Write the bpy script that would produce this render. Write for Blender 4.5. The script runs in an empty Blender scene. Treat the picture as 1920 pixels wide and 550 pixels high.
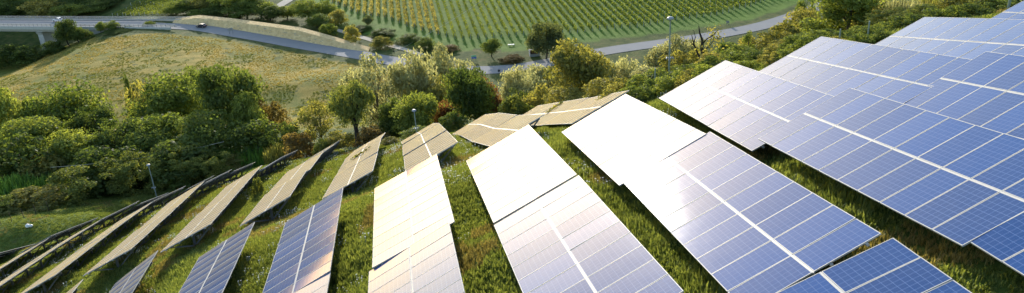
import bpy, math, random
import numpy as np
from mathutils import Matrix, Vector

random.seed(7); RNG = np.random.default_rng(7)
S = bpy.context.scene
COL = S.collection

# ------------------------------------------------------------------ camera
FPX = 1550.0                                   # focal length in pixels of a 1920 wide frame
RT = np.array([0.99846483, -0.05538929, 0.0])  # world X, Y, Z seen from the camera (x right, y down, z forward)
FW = np.array([-0.02280786, -0.4111416, 0.91128612])
UP = np.array([-0.05047549, -0.90988714, -0.41177374])
CW = np.stack([RT, FW, UP])
cam_d = bpy.data.cameras.new('camera'); cam = bpy.data.objects.new('camera', cam_d); COL.objects.link(cam)
cx_, cy_, cz_ = CW @ np.array([1, 0, 0.]), CW @ np.array([0, -1, 0.]), CW @ np.array([0, 0, -1.])
cam.matrix_world = Matrix(((cx_[0], cy_[0], cz_[0], 0), (cx_[1], cy_[1], cz_[1], 0), (cx_[2], cy_[2], cz_[2], 0), (0, 0, 0, 1)))
cam_d.sensor_width = 36; cam_d.lens = 36 * FPX / 1920; cam_d.clip_start = 0.1; cam_d.clip_end = 20000
S.camera = cam

# ------------------------------------------------------------------ sky, sun, exposure
SUN_EL, SUN_AZ = 12.0, -10.0                     # degrees; azimuth from straight ahead, negative to the left
w = bpy.data.worlds.new('World'); S.world = w; w.use_nodes = True
nt = w.node_tree; nt.nodes.clear()
sky = nt.nodes.new('ShaderNodeTexSky'); sky.sky_type = 'NISHITA'; sky.sun_disc = False
sky.sun_elevation = math.radians(SUN_EL); sky.sun_rotation = math.radians(SUN_AZ)
sky.air_density = 1.0; sky.dust_density = 0.9; sky.ozone_density = 1.1; sky.altitude = 200
bg = nt.nodes.new('ShaderNodeBackground'); bg.inputs[1].default_value = 0.15
out = nt.nodes.new('ShaderNodeOutputWorld')
nt.links.new(sky.outputs[0], bg.inputs[0]); nt.links.new(bg.outputs[0], out.inputs[0])
sun_d = bpy.data.lights.new('sun', 'SUN'); sun = bpy.data.objects.new('sun', sun_d); COL.objects.link(sun)
sun_d.energy = 3.0; sun_d.angle = math.radians(0.5); sun_d.color = (1.0, 0.94, 0.83)
sd = Vector((math.sin(math.radians(SUN_AZ)) * math.cos(math.radians(SUN_EL)), math.cos(math.radians(SUN_AZ)) * math.cos(math.radians(SUN_EL)), math.sin(math.radians(SUN_EL))))
sun.rotation_euler = sd.to_track_quat('Z', 'Y').to_euler(); sun.location = (0, 0, 60)
S.view_settings.view_transform = 'Standard'; S.view_settings.look = 'None'
S.view_settings.gamma = 1.0; S.view_settings.use_curve_mapping = False
S.view_settings.exposure = 1.3
S.render.engine = 'CYCLES'
S.cycles.max_bounces = 6; S.cycles.diffuse_bounces = 2; S.cycles.glossy_bounces = 3; S.cycles.transmission_bounces = 3; S.cycles.transparent_max_bounces = 4
S.cycles.caustics_reflective = False; S.cycles.caustics_refractive = False
S.cycles.use_denoising = True; S.cycles.use_adaptive_sampling = False; S.cycles.sample_clamp_indirect = 4.0; S.cycles.blur_glossy = 0.5

# ------------------------------------------------------------------ helpers
def link(o, parent=None):
    COL.objects.link(o)
    if parent is not None: o.parent = parent
    return o
def tag(o, label=None, cat=None, group=None, kind=None):
    if label: o['label'] = label
    if cat: o['category'] = cat
    if group: o['group'] = group
    if kind: o['kind'] = kind
    return o
def empty(name, loc=(0, 0, 0), label=None, cat=None, group=None, parent=None):
    o = bpy.data.objects.new(name, None); o.empty_display_size = 0.3; o.location = loc
    link(o, parent); tag(o, label, cat, group); return o
def mesh_np(name, V, F, mats=(), mi=None, smooth=False, uv=None):
    """F: (n,k) int array of equal-sized faces or list of lists."""
    me = bpy.data.meshes.new(name)
    V = np.asarray(V, dtype=np.float64)
    if isinstance(F, np.ndarray):
        n, k = F.shape
        me.vertices.add(len(V)); me.vertices.foreach_set('co', V.ravel())
        me.loops.add(n * k); me.loops.foreach_set('vertex_index', F.astype(np.int32).ravel())
        me.polygons.add(n); me.polygons.foreach_set('loop_start', np.arange(0, n * k, k, dtype=np.int32))
        me.polygons.foreach_set('loop_total', np.full(n, k, dtype=np.int32))
        me.update(calc_edges=True)
    else:
        me.from_pydata([tuple(v) for v in V], [], [tuple(f) for f in F]); me.update()
    for m in mats: me.materials.append(m)
    if mi is not None: me.polygons.foreach_set('material_index', np.asarray(mi, dtype=np.int32))
    if smooth: me.polygons.foreach_set('use_smooth', np.ones(len(me.polygons), dtype=bool))
    if uv is not None:
        l = me.uv_layers.new(name='UVMap'); l.data.foreach_set('uv', np.asarray(uv, dtype=np.float32).ravel())
    return me
def obj(name, me, parent=None, mat=None):
    o = bpy.data.objects.new(name, me); link(o, parent)
    if mat is not None: me.materials.append(mat)
    return o
class MB:
    """collects boxes, tubes and prisms into one mesh"""
    def __init__(s): s.v = []; s.f = []; s.m = []
    def add(s, v, f, m=0):
        b = len(s.v); s.v += [tuple(p) for p in v]; s.f += [tuple(i + b for i in q) for q in f]; s.m += [m] * len(f)
    def box(s, a, b, m=0, bev=0.0):
        (x0, y0, z0), (x1, y1, z1) = a, b
        s.add([(x0, y0, z0), (x1, y0, z0), (x1, y1, z0), (x0, y1, z0), (x0, y0, z1), (x1, y0, z1), (x1, y1, z1), (x0, y1, z1)],
              [(3, 2, 1, 0), (4, 5, 6, 7), (0, 1, 5, 4), (1, 2, 6, 5), (2, 3, 7, 6), (3, 0, 4, 7)], m)
    def beam(s, p, q, wd, ht=None, m=0, up=(0, 0, 1)):
        p, q = Vector(p), Vector(q); d = (q - p); d.normalize(); ht = ht or wd
        x = d.cross(Vector(up))
        if x.length < 1e-4: x = d.cross(Vector((1, 0, 0)))
        x.normalize(); y = x.cross(d); x *= wd / 2; y *= ht / 2
        s.add([p - x - y, p + x - y, p + x + y, p - x + y, q - x - y, q + x - y, q + x + y, q - x + y],
              [(0, 1, 2, 3), (7, 6, 5, 4), (1, 0, 4, 5), (2, 1, 5, 6), (3, 2, 6, 7), (0, 3, 7, 4)], m)
    def tube(s, pts, rad, n=6, m=0):
        pts = [Vector(p) for p in pts]; rings = []
        for i, p in enumerate(pts):
            d = (pts[min(i + 1, len(pts) - 1)] - pts[max(i - 1, 0)]).normalized()
            x = d.cross(Vector((0.13, 0.99, 0.05)));  x = x if x.length > 1e-3 else d.cross(Vector((1, 0, 0))); x.normalize(); y = d.cross(x)
            r = rad[i]; rings.append([p + x * (r * math.cos(2 * math.pi * k / n)) + y * (r * math.sin(2 * math.pi * k / n)) for k in range(n)])
        v = [q for r in rings for q in r]; f = []
        for i in range(len(pts) - 1):
            for k in range(n): f.append((i * n + k, i * n + (k + 1) % n, (i + 1) * n + (k + 1) % n, (i + 1) * n + k))
        f.append(tuple(range(n - 1, -1, -1))); f.append(tuple((len(pts) - 1) * n + k for k in range(n)))
        s.add(v, f, m)
    def build(s, name, mats, parent=None, smooth=False):
        mats = mats if isinstance(mats, (list, tuple)) else [mats]
        me = mesh_np(name, s.v, s.f, mats, s.m, smooth); return obj(name, me, parent)

# ------------------------------------------------------------------ materials
def nmat(name):
    m = bpy.data.materials.new(name); m.use_nodes = True; t = m.node_tree; t.nodes.clear()
    o = t.nodes.new('ShaderNodeOutputMaterial'); return m, t, o
def N(t, typ, **kw):
    n = t.nodes.new(typ)
    for k, v in kw.items(): setattr(n, k, v)
    return n
def L(t, a, b): t.links.new(a, b)
def noise(t, vec, scale, detail=4, rough=0.6):
    n = N(t, 'ShaderNodeTexNoise'); n.inputs['Scale'].default_value = scale; n.inputs['Detail'].default_value = detail; n.inputs['Roughness'].default_value = rough
    L(t, vec, n.inputs['Vector']); return n.outputs['Fac']
def ramp(t, fac, stops):
    r = N(t, 'ShaderNodeValToRGB'); e = r.color_ramp.elements
    while len(e) < len(stops): e.new(0.5)
    for i, (p, c) in enumerate(stops): e[i].position = p; e[i].color = (*c, 1)
    L(t, fac, r.inputs[0]); return r.outputs[0]
def mixc(t, fac, a, b, blend='MIX'):
    m = N(t, 'ShaderNodeMix', data_type='RGBA', blend_type=blend)
    for sock, v in ((m.inputs[0], fac), (m.inputs[6], a), (m.inputs[7], b)):
        if hasattr(v, 'links'): L(t, v, sock)
        elif isinstance(v, (int, float)): sock.default_value = v
        else: sock.default_value = (*v, 1)
    return m.outputs[2]
def math_(t, op, a, b=0.0, c=None):
    m = N(t, 'ShaderNodeMath', operation=op)
    for sock, v in zip(m.inputs, (a, b, c)):
        if v is None: continue
        if hasattr(v, 'links'): L(t, v, sock)
        else: sock.default_value = v
    return m.outputs[0]
def bsdf(t, o, col, rough=0.7, metal=0.0, spec=0.5):
    p = N(t, 'ShaderNodeBsdfPrincipled')
    if hasattr(col, 'links'): L(t, col, p.inputs['Base Color'])
    else: p.inputs['Base Color'].default_value = (*col, 1)
    if hasattr(rough, 'links'): L(t, rough, p.inputs['Roughness'])
    else: p.inputs['Roughness'].default_value = rough
    p.inputs['Metallic'].default_value = metal; p.inputs['Specular IOR Level'].default_value = spec
    L(t, p.outputs[0], o.inputs[0]); return p
def plain(name, col, rough=0.6, metal=0.0, var=0.25, scale=3.0, spec=0.5):
    m, t, o = nmat(name); tc = N(t, 'ShaderNodeTexCoord')
    f = noise(t, tc.outputs['Object'], scale, 5)
    c = mixc(t, f, tuple(x * (1 - var) for x in col), tuple(min(1, x * (1 + var)) for x in col))
    bsdf(t, o, c, rough, metal, spec); return m
def leafmat(name, dark, light, trans=0.52, tcol=None):
    m, t, o = nmat(name); tc = N(t, 'ShaderNodeTexCoord'); oi = N(t, 'ShaderNodeObjectInfo')
    a = N(t, 'ShaderNodeAttribute', attribute_name='tone')
    v = N(t, 'ShaderNodeVectorMath', operation='ADD'); L(t, tc.outputs['Object'], v.inputs[0]); L(t, oi.outputs['Random'], v.inputs[1])
    f = noise(t, v.outputs[0], 5.0, 2)
    f = math_(t, 'ADD', math_(t, 'MULTIPLY', f, 0.9), math_(t, 'MULTIPLY', a.outputs['Fac'], 0.6))
    f = math_(t, 'ADD', f, math_(t, 'MULTIPLY', math_(t, 'SUBTRACT', oi.outputs['Random'], 0.5), 0.35))
    c = ramp(t, f, [(0.3, dark), (1.0, light)])
    d = N(t, 'ShaderNodeBsdfDiffuse'); L(t, c, d.inputs[0])
    tr = N(t, 'ShaderNodeBsdfTranslucent'); L(t, mixc(t, 1.0, c, tcol or (1.5, 1.35, 0.6), 'MULTIPLY'), tr.inputs[0])
    mx = N(t, 'ShaderNodeMixShader'); mx.inputs[0].default_value = trans; L(t, d.outputs[0], mx.inputs[1]); L(t, tr.outputs[0], mx.inputs[2])
    g = N(t, 'ShaderNodeBsdfGlossy'); g.inputs['Roughness'].default_value = 0.45; g.inputs[0].default_value = (0.8, 0.8, 0.8, 1)
    m2 = N(t, 'ShaderNodeMixShader'); m2.inputs[0].default_value = 0.012; L(t, mx.outputs[0], m2.inputs[1]); L(t, g.outputs[0], m2.inputs[2])
    L(t, m2.outputs[0], o.inputs[0]); return m

MATS = {
    'dark':  leafmat('leaf_dark', (0.028, 0.058, 0.016), (0.15, 0.20, 0.055)),
    'mid':   leafmat('leaf_mid', (0.052, 0.098, 0.022), (0.26, 0.31, 0.08)),
    'olive': leafmat('leaf_olive', (0.08, 0.105, 0.026), (0.36, 0.34, 0.11), 0.5),
    'pale':  leafmat('leaf_pale', (0.17, 0.18, 0.07), (0.52, 0.50, 0.25), 0.5, (1.1, 1.08, .75)),
    'brown': leafmat('leaf_brown', (0.075, 0.066, 0.024), (0.22, 0.17, 0.07)),
    'red':   leafmat('leaf_red', (0.083, 0.060, 0.030), (0.255, 0.128, 0.068)),
    'ivy':   leafmat('leaf_ivy', (0.042, 0.075, 0.018), (0.23, 0.26, 0.07), 0.4),
    'reed':  leafmat('leaf_reed', (0.053, 0.128, 0.027), (0.180, 0.330, 0.075), 0.5),
    'grey':  leafmat('leaf_greygreen', (0.075, 0.10, 0.045), (0.22, 0.25, 0.11), 0.45),
    'vine_y': leafmat('vine_leaf_yellow', (0.15, 0.155, 0.045), (0.44, 0.39, 0.14), 0.45),
    'vine_g': leafmat('vine_leaf_green', (0.10, 0.14, 0.024), (0.26, 0.31, 0.08), 0.45),
    'grass': leafmat('grass_blade', (0.072, 0.110, 0.022), (0.24, 0.29, 0.09), 0.45),
    'straw': leafmat('straw', (0.24, 0.19, 0.05), (0.46, 0.37, 0.14), 0.4),
    'fieldweed': leafmat('field_weed', (0.10, 0.125, 0.028), (0.21, 0.22, 0.065), 0.4),
    'drygrass': leafmat('grass_blade_dry', (0.13, 0.115, 0.04), (0.33, 0.29, 0.12), 0.4),
}
BARK = plain('bark', (0.11, 0.085, 0.06), 0.9, var=0.4, scale=8)
BARKD = plain('bark_dark', (0.035, 0.027, 0.022), 0.9, var=0.4, scale=8)
ALU = plain('anodised_aluminium', (0.46, 0.45, 0.43), 0.6, 0.0, 0.08, 2.0, spec=0.2)
STEEL = plain('galvanised_steel', (0.20, 0.21, 0.23), 0.5, 0.6, 0.2, 4.0)
BACK = plain('panel_backsheet', (0.055, 0.06, 0.075), 0.6, 0, 0.2, 4)  # shade of the undersides put into the colour, darker than a white sheet
WHITE = plain('white_paint', (0.75, 0.75, 0.73), 0.5, 0, 0.06)
POLEG = plain('pole_green_grey', (0.30, 0.36, 0.32), 0.5, 0.3, 0.1)
CONC = plain('concrete', (0.52, 0.50, 0.45), 0.85, 0, 0.2, 1.5)
ASPH = plain('asphalt', (0.30, 0.29, 0.285), 0.9, 0, 0.12, 0.35, spec=0.05)
DARKM = plain('dark_rubber', (0.02, 0.02, 0.022), 0.7, 0, 0.1)

def glass_mat():
    m, t, o = nmat('solar_glass'); uv = N(t, 'ShaderNodeUVMap', uv_map='UVMap'); s = N(t, 'ShaderNodeSeparateXYZ'); L(t, uv.outputs[0], s.inputs[0])
    def lines(sock, n, width):
        fr = math_(t, 'FRACT', math_(t, 'MULTIPLY', sock, n)); d = math_(t, 'ABSOLUTE', math_(t, 'SUBTRACT', fr, 0.5))
        return math_(t, 'GREATER_THAN', d, 0.5 - width / 2)
    gu = lines(s.outputs[0], 10, 0.050)                        # gaps between the ten cells along the module
    gv = lines(s.outputs[1], 6, 0.050)                         # gaps between the six cells across it
    bb = lines(math_(t, 'ADD', s.outputs[1], 1 / 36.0), 18, 0.060)   # busbars, drawn three to a cell
    ln = math_(t, 'MAXIMUM', math_(t, 'MAXIMUM', gu, gv), math_(t, 'MULTIPLY', bb, 0.6))
    oi = N(t, 'ShaderNodeObjectInfo'); tc = N(t, 'ShaderNodeTexCoord')
    vo = N(t, 'ShaderNodeTexVoronoi'); vo.inputs['Scale'].default_value = 26; L(t, tc.outputs['Object'], vo.inputs['Vector'])
    av = N(t, 'ShaderNodeVectorMath', operation='MULTIPLY_ADD'); av.inputs[1].default_value = (1, 1, 1); L(t, tc.outputs['Object'], av.inputs[0]); of = N(t, 'ShaderNodeCombineXYZ'); L(t, math_(t, 'MULTIPLY', oi.outputs['Random'], 60.0), of.inputs[0]); L(t, of.outputs[0], av.inputs[2])
    cell = mixc(t, oi.outputs['Random'], (0.002, 0.044, 0.165), (0.004, 0.066, 0.245))
    cell = mixc(t, math_(t, 'MULTIPLY', vo.outputs['Color'], 0.35), cell, (0.009, 0.042, 0.18))
    c = mixc(t, ln, cell, (0.10, 0.17, 0.36))
    du = noise(t, av.outputs[0], 2.2, 6, 0.7)
    c = mixc(t, math_(t, 'MULTIPLY', du, 0.07), c, (0.40, 0.36, 0.30))   # a film of dust
    p = bsdf(t, o, c, 0.5, 0.0, 0.0)
    p.inputs['Coat Weight'].default_value = 0.76; p.inputs['Coat IOR'].default_value = 1.37
    L(t, math_(t, 'ADD', 0.045, math_(t, 'MULTIPLY', du, 0.04)), p.inputs['Coat Roughness'])
    # tan reflection of flat views painted as diffuse colour, stronger the flatter one looks
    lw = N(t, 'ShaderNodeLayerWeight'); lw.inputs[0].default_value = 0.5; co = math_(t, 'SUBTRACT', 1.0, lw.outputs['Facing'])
    e = math_(t, 'DIVIDE', co, 0.17); f = math_(t, 'MULTIPLY', math_(t, 'EXPONENT', math_(t, 'MULTIPLY', math_(t, 'MULTIPLY', e, e), -1.0)), ramp(t, s.outputs[1], [(0.34, (0.42, 0.42, 0.42)), (0.66, (0.95, 0.95, 0.95))]))  # ramp along each module gives the painted tan its stripes
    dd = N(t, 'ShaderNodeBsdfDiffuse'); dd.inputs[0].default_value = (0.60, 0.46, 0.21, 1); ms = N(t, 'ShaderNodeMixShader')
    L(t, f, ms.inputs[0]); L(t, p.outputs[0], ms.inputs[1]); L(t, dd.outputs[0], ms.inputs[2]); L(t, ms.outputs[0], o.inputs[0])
    return m
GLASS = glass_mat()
# ------------------------------------------------------------------ the solar tables: centre x, y, z, then heading, slope along the row and tilt (radians)
ROWS = [
    [(21.756, 29.306, -9.299, -0.086, -0.222, 0.419)],
    [(16.598, 28.363, -9.652, -0.100, -0.248, 0.415)],
    [(12.624, 28.853, -10.627, -0.119, -0.209, 0.417), (14.106, 19.414, -8.367, -0.105, -0.215, 0.438)],
    [(8.602, 29.128, -11.682, -0.114, -0.188, 0.426), (9.888, 19.314, -9.391, -0.108, -0.192, 0.419), (11.040, 9.423, -7.706, -0.093, -0.128, 0.432)],
    [(1.645, 62.580, -25.521, -0.144, -0.391, 0.442), (2.930, 53.064, -21.575, -0.132, -0.390, 0.444), (3.998, 43.053, -17.399, -0.118, -0.396, 0.420), (4.347, 29.517, -13.008, -0.124, -0.220, 0.441), (5.696, 19.829, -10.968, -0.122, -0.179, 0.428), (6.824, 9.621, -9.220, -0.100, -0.131, 0.373)],
    [(-3.077, 63.319, -26.390, -0.146, -0.386, 0.430), (-1.707, 53.924, -22.677, -0.145, -0.358, 0.444), (-0.330, 44.439, -18.947, -0.145, -0.381, 0.421), (0.013, 30.251, -14.556, -0.140, -0.214, 0.425), (1.440, 19.988, -12.352, -0.146, -0.186, 0.429)],
    [(-7.893, 64.918, -27.584, -0.151, -0.385, 0.411), (-6.496, 55.426, -23.975, -0.137, -0.341, 0.438), (-5.098, 45.799, -20.617, -0.142, -0.333, 0.433), (-4.398, 30.390, -16.022, -0.141, -0.178, 0.409), (-3.196, 20.559, -14.370, -0.136, -0.167, 0.456)],
    [(-12.753, 66.783, -29.203, -0.123, -0.354, 0.430), (-11.583, 57.441, -25.988, -0.132, -0.308, 0.425), (-10.358, 48.087, -23.000, -0.132, -0.311, 0.406), (-9.208, 31.132, -18.128, -0.133, -0.146, 0.464), (-7.947, 21.269, -16.698, -0.124, -0.140, 0.430)],
    [(-19.131, 76.507, -33.862, -0.128, -0.347, 0.431), (-17.868, 67.113, -30.375, -0.139, -0.359, 0.431), (-16.593, 57.649, -27.093, -0.132, -0.296, 0.409), (-15.398, 47.759, -24.116, -0.144, -0.286, 0.431), (-14.020, 31.579, -19.982, -0.131, -0.159, 0.477)],
    [(-24.030, 76.483, -34.763, -0.111, -0.353, 0.432), (-22.941, 67.024, -31.376, -0.126, -0.335, 0.429), (-21.747, 57.544, -28.164, -0.139, -0.261, 0.434), (-20.412, 47.874, -25.549, -0.138, -0.259, 0.412), (-22.196, 37.527, -25.284, -0.113, -0.083, 0.575)],
    [(-29.405, 78.006, -36.627, -0.099, -0.346, 0.429), (-28.560, 68.562, -33.099, -0.113, -0.332, 0.434), (-27.341, 59.011, -30.078, -0.156, -0.259, 0.433), (-26.092, 49.254, -27.603, -0.112, -0.235, 0.419), (-27.079, 38.291, -26.859, -0.218, -0.211, 0.573)],
    [(-34.881, 79.535, -38.849, -0.091, -0.320, 0.426), (-34.099, 70.033, -35.338, -0.106, -0.330, 0.435), (-33.027, 60.374, -32.412, -0.119, -0.261, 0.431), (-31.990, 50.602, -29.979, -0.090, -0.229, 0.442)],
    [(-40.389, 79.760, -40.597, -0.128, -0.360, 0.426), (-39.287, 70.368, -36.968, -0.109, -0.317, 0.433), (-38.341, 60.641, -34.100, -0.086, -0.254, 0.432), (-37.258, 50.885, -31.551, -0.139, -0.264, 0.432)],
    [(-44.628, 71.287, -38.959, -0.069, -0.339, 0.431), (-43.855, 61.503, -36.159, -0.112, -0.250, 0.430)],
    [(-49.881, 68.354, -39.627, -0.086, -0.410, 0.431)],
]
PITCH, NMOD, MODW, MODL, GAP = 1.01, 10, 0.99, 1.652, 0.046
def table_axes(q):
    psi, s, tau = q[3:6]
    hf = np.array([math.sin(psi), math.cos(psi), 0]); r = hf * math.cos(s) + np.array([0, 0, math.sin(s)])
    hc = np.array([math.cos(psi), -math.sin(psi), 0]); n0 = np.cross(hc, r)
    c = hc * math.cos(tau) + n0 * math.sin(tau); return hc, r, n0, c, np.cross(c, r)

# ------------------------------------------------------------------ terrain: one height field through the feet of the tables, the wooded slope and the valley floor
ctl = []
for row in ROWS:
    for q in row:
        hc, r, n0, c, n = table_axes(q); C = np.array(q[:3])
        for a in (-5, 0, 5):
            for b, clear in ((-1.6, 0.62), (0, 0.95), (1.6, 1.30)):
                p = C + r * a + c * b; ctl.append((p[0], p[1], p[2] - clear))
ctl += [(0, -12, -4), (-20, 0, -14), (-45, 10, -26), (-70, 30, -38), (20, -10, 0), (35, 10, -2), (40, 35, -7), (0, -60, 4), (-60, -60, -20), (60, -60, 10), (70, 20, 2),
        (22, 42, -13.2), (30, 50, -15.2), (40, 60, -17), (12, 46, -16.6), (18, 58, -21), (30, 72, -26), (50, 80, -27), (80, 70, -14),
        (6, 78, -34), (-4, 82, -36), (-14, 88, -40), 
        (-60, 130, -64), (-20, 125, -59), (20, 115, -49), (60, 120, -46), (90, 120, -44), (-100, 140, -75), (-20, 170, -77), (40, 165, -70), (90, 175, -68), (-80, 185, -81), (140, 190, -70), (-150, 150, -86), (-150, 200, -86)]
for X in (-260, -190, -130, -70, -20, 40, 100, 160, 240):
    for Y, z in ((232, -86.5), (262, -87), (300, -87), (340, -87), (390, -86), (460, -84)):
        if X < -120 and Y < 390: continue
        ctl.append((X, Y, z))
ctl += [(-95, 225, -84.0), (-125, 245, -83.0), (-90, 250, -83.5), (-150, 268, -84.5), (-125, 285, -84), (-60, 250, -85), (-165, 240, -86), (-190, 262, -90), (-200, 290, -95), (-205, 318, -94.5), (-196, 336, -95.5), (-189, 328, -95), (-195, 312, -96), (-184, 318, -93.5), (-175, 306, -90),
        (-260, 300, -97), (-260, 340, -97), (-230, 360, -92), (-160, 322, -86), (-150, 334, -85.0), (-135, 330, -85.2), (-120, 320, -85.5), (-260, 390, -80), (-190, 390, -82), (-130, 390, -80), (-130, 420, -74), (-190, 430, -72), (-260, 440, -66)]
ctl += [(-48.3, 84.0, -42.9), (-45.1, 85.0, -43.1), (-41.7, 87.0, -43.6), (-54.4, 83.0, -42.6), (-55.1, 79.0, -41.8), (-48.2, 77.0, -41.1), (-48.7, 73.0, -40.2), (-46.2, 79.0, -41.1), (-49.9, 70.0, -39.1), (-58.6, 88.0, -43.9), (-57.7, 93.0, -45.6), (-64.4, 99.0, -46.6), (-58.6, 78.0, -42.0), (-69.9, 95.0, -46.5), (-56.7, 100.0, -47.6), (-42.7, 98.0, -45.9), (-51.3, 101.0, -47.7), (-70.8, 112.0, -48.5), (-59.8, 112.0, -48.3), (-47.8, 112.0, -47.7), (-37.3, 101.0, -46.1), (-29.6, 97.0, -43.9)]
ctl = np.array(ctl, float)
def tps_fit(P, lam):
    xy = P[:, :2] / 50.0; n = len(P)
    d2 = ((xy[:, None] - xy[None]) ** 2).sum(-1); K = 0.5 * d2 * np.log(d2 + 1e-12)
    A = np.zeros((n + 3, n + 3)); A[:n, :n] = K + lam * np.eye(n); A[:n, n] = 1; A[:n, n + 1:] = xy; A[n, :n] = 1; A[n + 1:, :n] = xy.T
    return xy, np.linalg.solve(A, np.r_[P[:, 2], 0, 0, 0])
TX, TW = tps_fit(ctl, 2e-3)
def tps(x, y):
    q = np.stack([x, y], -1) / 50.0; res = np.empty(len(x))
    for i in range(0, len(x), 8000):
        d2 = ((q[i:i + 8000, None] - TX[None]) ** 2).sum(-1)
        res[i:i + 8000] = (0.5 * d2 * np.log(d2 + 1e-12)) @ TW[:-3] + TW[-3] + q[i:i + 8000] @ TW[-2:]
    return res
def axis(*segs):
    a = []
    for s0, s1, st in segs: a += list(np.arange(s0, s1, st))
    return a
far = [40 * 1.55 ** k for k in range(1, 14)]
gx = np.array([-240 - f for f in far][::-1] + axis((-240, -66, 2.8), (-66, 34, 0.62), (34, 230, 2.8)) + [230] + [230 + f for f in far])
gy = np.array([-60 - f for f in far][::-1] + axis((-60, 0, 4), (0, 102, 0.62), (102, 470, 2.6)) + [470] + [470 + f for f in far])
GX, GY = np.meshgrid(gx, gy)
def sstep(a, b, x): t = np.clip((x - a) / (b - a), 0, 1); return t * t * (3 - 2 * t)
def vnoise(x, y, sc, seed=0):
    """smooth value noise on a lattice"""
    r = np.random.default_rng(seed).random((256, 256)); u, v = x / sc, y / sc; i, j = np.floor(u).astype(int), np.floor(v).astype(int); fu, fv = u - i, v - j
    fu, fv = fu * fu * (3 - 2 * fu), fv * fv * (3 - 2 * fv); g = lambda a, b: r[a % 256, b % 256]
    return (g(i, j) * (1 - fu) + g(i + 1, j) * fu) * (1 - fv) + (g(i, j + 1) * (1 - fu) + g(i + 1, j + 1) * fu) * fv
CX, CY = np.clip(GX, -260, 240), np.clip(GY, -60, 470)
Z = tps(CX.ravel(), CY.ravel()).reshape(GX.shape)
dist = np.hypot(GX - CX, GY - CY); fl = np.where(GY < 60, -30.0, -84.0)
Z = Z + (fl - Z) * sstep(0, 600, dist)
near = (GY < 110) & (GX > -75) & (GX < 40)
Z += np.where(near, (vnoise(GX, GY, 2.3, 1) - 0.5) * 0.16 + (vnoise(GX, GY, 0.9, 2) - 0.5) * 0.08, (vnoise(GX, GY, 9, 3) - 0.5) * 0.3)
def gz(x, y):
    """ground height"""
    i = np.clip(np.searchsorted(gx, x) - 1, 0, len(gx) - 2); j = np.clip(np.searchsorted(gy, y) - 1, 0, len(gy) - 2)
    u = (x - gx[i]) / (gx[i + 1] - gx[i]); v = (y - gy[j]) / (gy[j + 1] - gy[j])
    return (Z[j, i] * (1 - u) + Z[j, i + 1] * u) * (1 - v) + (Z[j + 1, i] * (1 - u) + Z[j + 1, i + 1] * u) * v
def ray(px, py):
    return CW @ np.array([(px - 960) / FPX, (py - 275) / FPX, 1.0])
def ground(px, py, y0=14.0):
    """surveying: where the sight line through a picture point meets the ground, at y0 or beyond"""
    d = ray(px, py); ys = np.concatenate([np.arange(y0, 120, 0.25), np.arange(max(120, y0), 700, 1.0)]); k = ys / d[1]
    h = d[2] * k - gz(d[0] * k, ys); i = np.argmax(h < 0)
    if h[i] >= 0: i = len(ys) - 1
    t = k[i]
    if i > 0 and h[i - 1] > 0: t = k[i - 1] + (k[i] - k[i - 1]) * h[i - 1] / (h[i - 1] - h[i])
    return np.array([d[0] * t, d[1] * t, gz(d[0] * t, d[1] * t)])
def at(px, py, Y):
    d = ray(px, py); return d * (Y / d[1])
def inside(poly, x, y):
    c = np.zeros(np.shape(x), bool); n = len(poly)
    for i in range(n):
        (x0, y0), (x1, y1) = poly[i], poly[(i + 1) % n]
        c ^= ((y0 > y) != (y1 > y)) & (x < (x1 - x0) * (y - y0) / (y1 - y0 + 1e-12) + x0)
    return c
def gp(pts, y0=200): return [tuple(ground(px, py, y0)[:2]) for px, py in pts]
# the road, then what covers the ground: mown dry field, vineyard turf, dirt
ROADPX = [(262, 46), (300, 49), (340, 50), (380, 53), (440, 63), (500, 73), (560, 84), (620, 94), (680, 105), (730, 114), (790, 124), (850, 131), (900, 133.5), (950, 131), (1000, 123.5), (1040, 115.5), (1100, 103), (1160, 92.5), (1230, 83), (1300, 73), (1380, 60), (1440, 47), (1500, 27), (1545, 9), (1590, -10)]
ROAD = np.array(gp(ROADPX, 215))
def dense(P, step=3.0):
    P = np.asarray(P, float)
    for _ in range(3):                                   # corner cutting
        Q = [P[0]]
        for a, b in zip(P[:-1], P[1:]): Q += [a * .75 + b * .25, a * .25 + b * .75]
        P = np.array(Q + [P[-1]])
    d = np.r_[0, np.cumsum(np.hypot(*np.diff(P, axis=0).T))]; s = np.arange(0, d[-1], step)
    return np.stack([np.interp(s, d, P[:, 0]), np.interp(s, d, P[:, 1])], 1)
ROADC = dense(ROAD)
FIELD = gp([(-120, 150), (0, 108), (90, 92), (190, 74), (300, 63), (380, 68), (460, 81), (560, 100), (660, 118), (740, 133), (800, 150), (760, 250), (500, 330), (-120, 330)], 205)
VINEB = gp([(560, 30), (590, 34), (650, 54), (720, 74), (790, 88), (850, 97), (900, 92), (960, 98), (1030, 90), (1100, 79), (1200, 68), (1300, 56), (1400, 38), (1480, 14), (1520, -12)], 230)
ROWB = gp([(596, -6), (600, 0), (643, 17), (673, 31), (730, 40), (765, 54), (806, 66), (862, 80), (920, 77), (977, 72), (1040, 70), (1105, 65), (1168, 58), (1194, 57), (1285, 41), (1342, 35), (1420, 14), (1470, -6)], 230) + [(210, 480), (-75, 520)]
VINE = VINEB + [(210, 480), (-75, 520)]
def seg_dist(P, x, y):
    best = np.full(np.shape(x), 1e9)
    for a, b in zip(P[:-1], P[1:]):
        d = b - a; t = np.clip(((x - a[0]) * d[0] + (y - a[1]) * d[1]) / (d @ d + 1e-9), 0, 1)
        best = np.minimum(best, np.hypot(x - a[0] - t * d[0], y - a[1] - t * d[1]))
    return best
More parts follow.
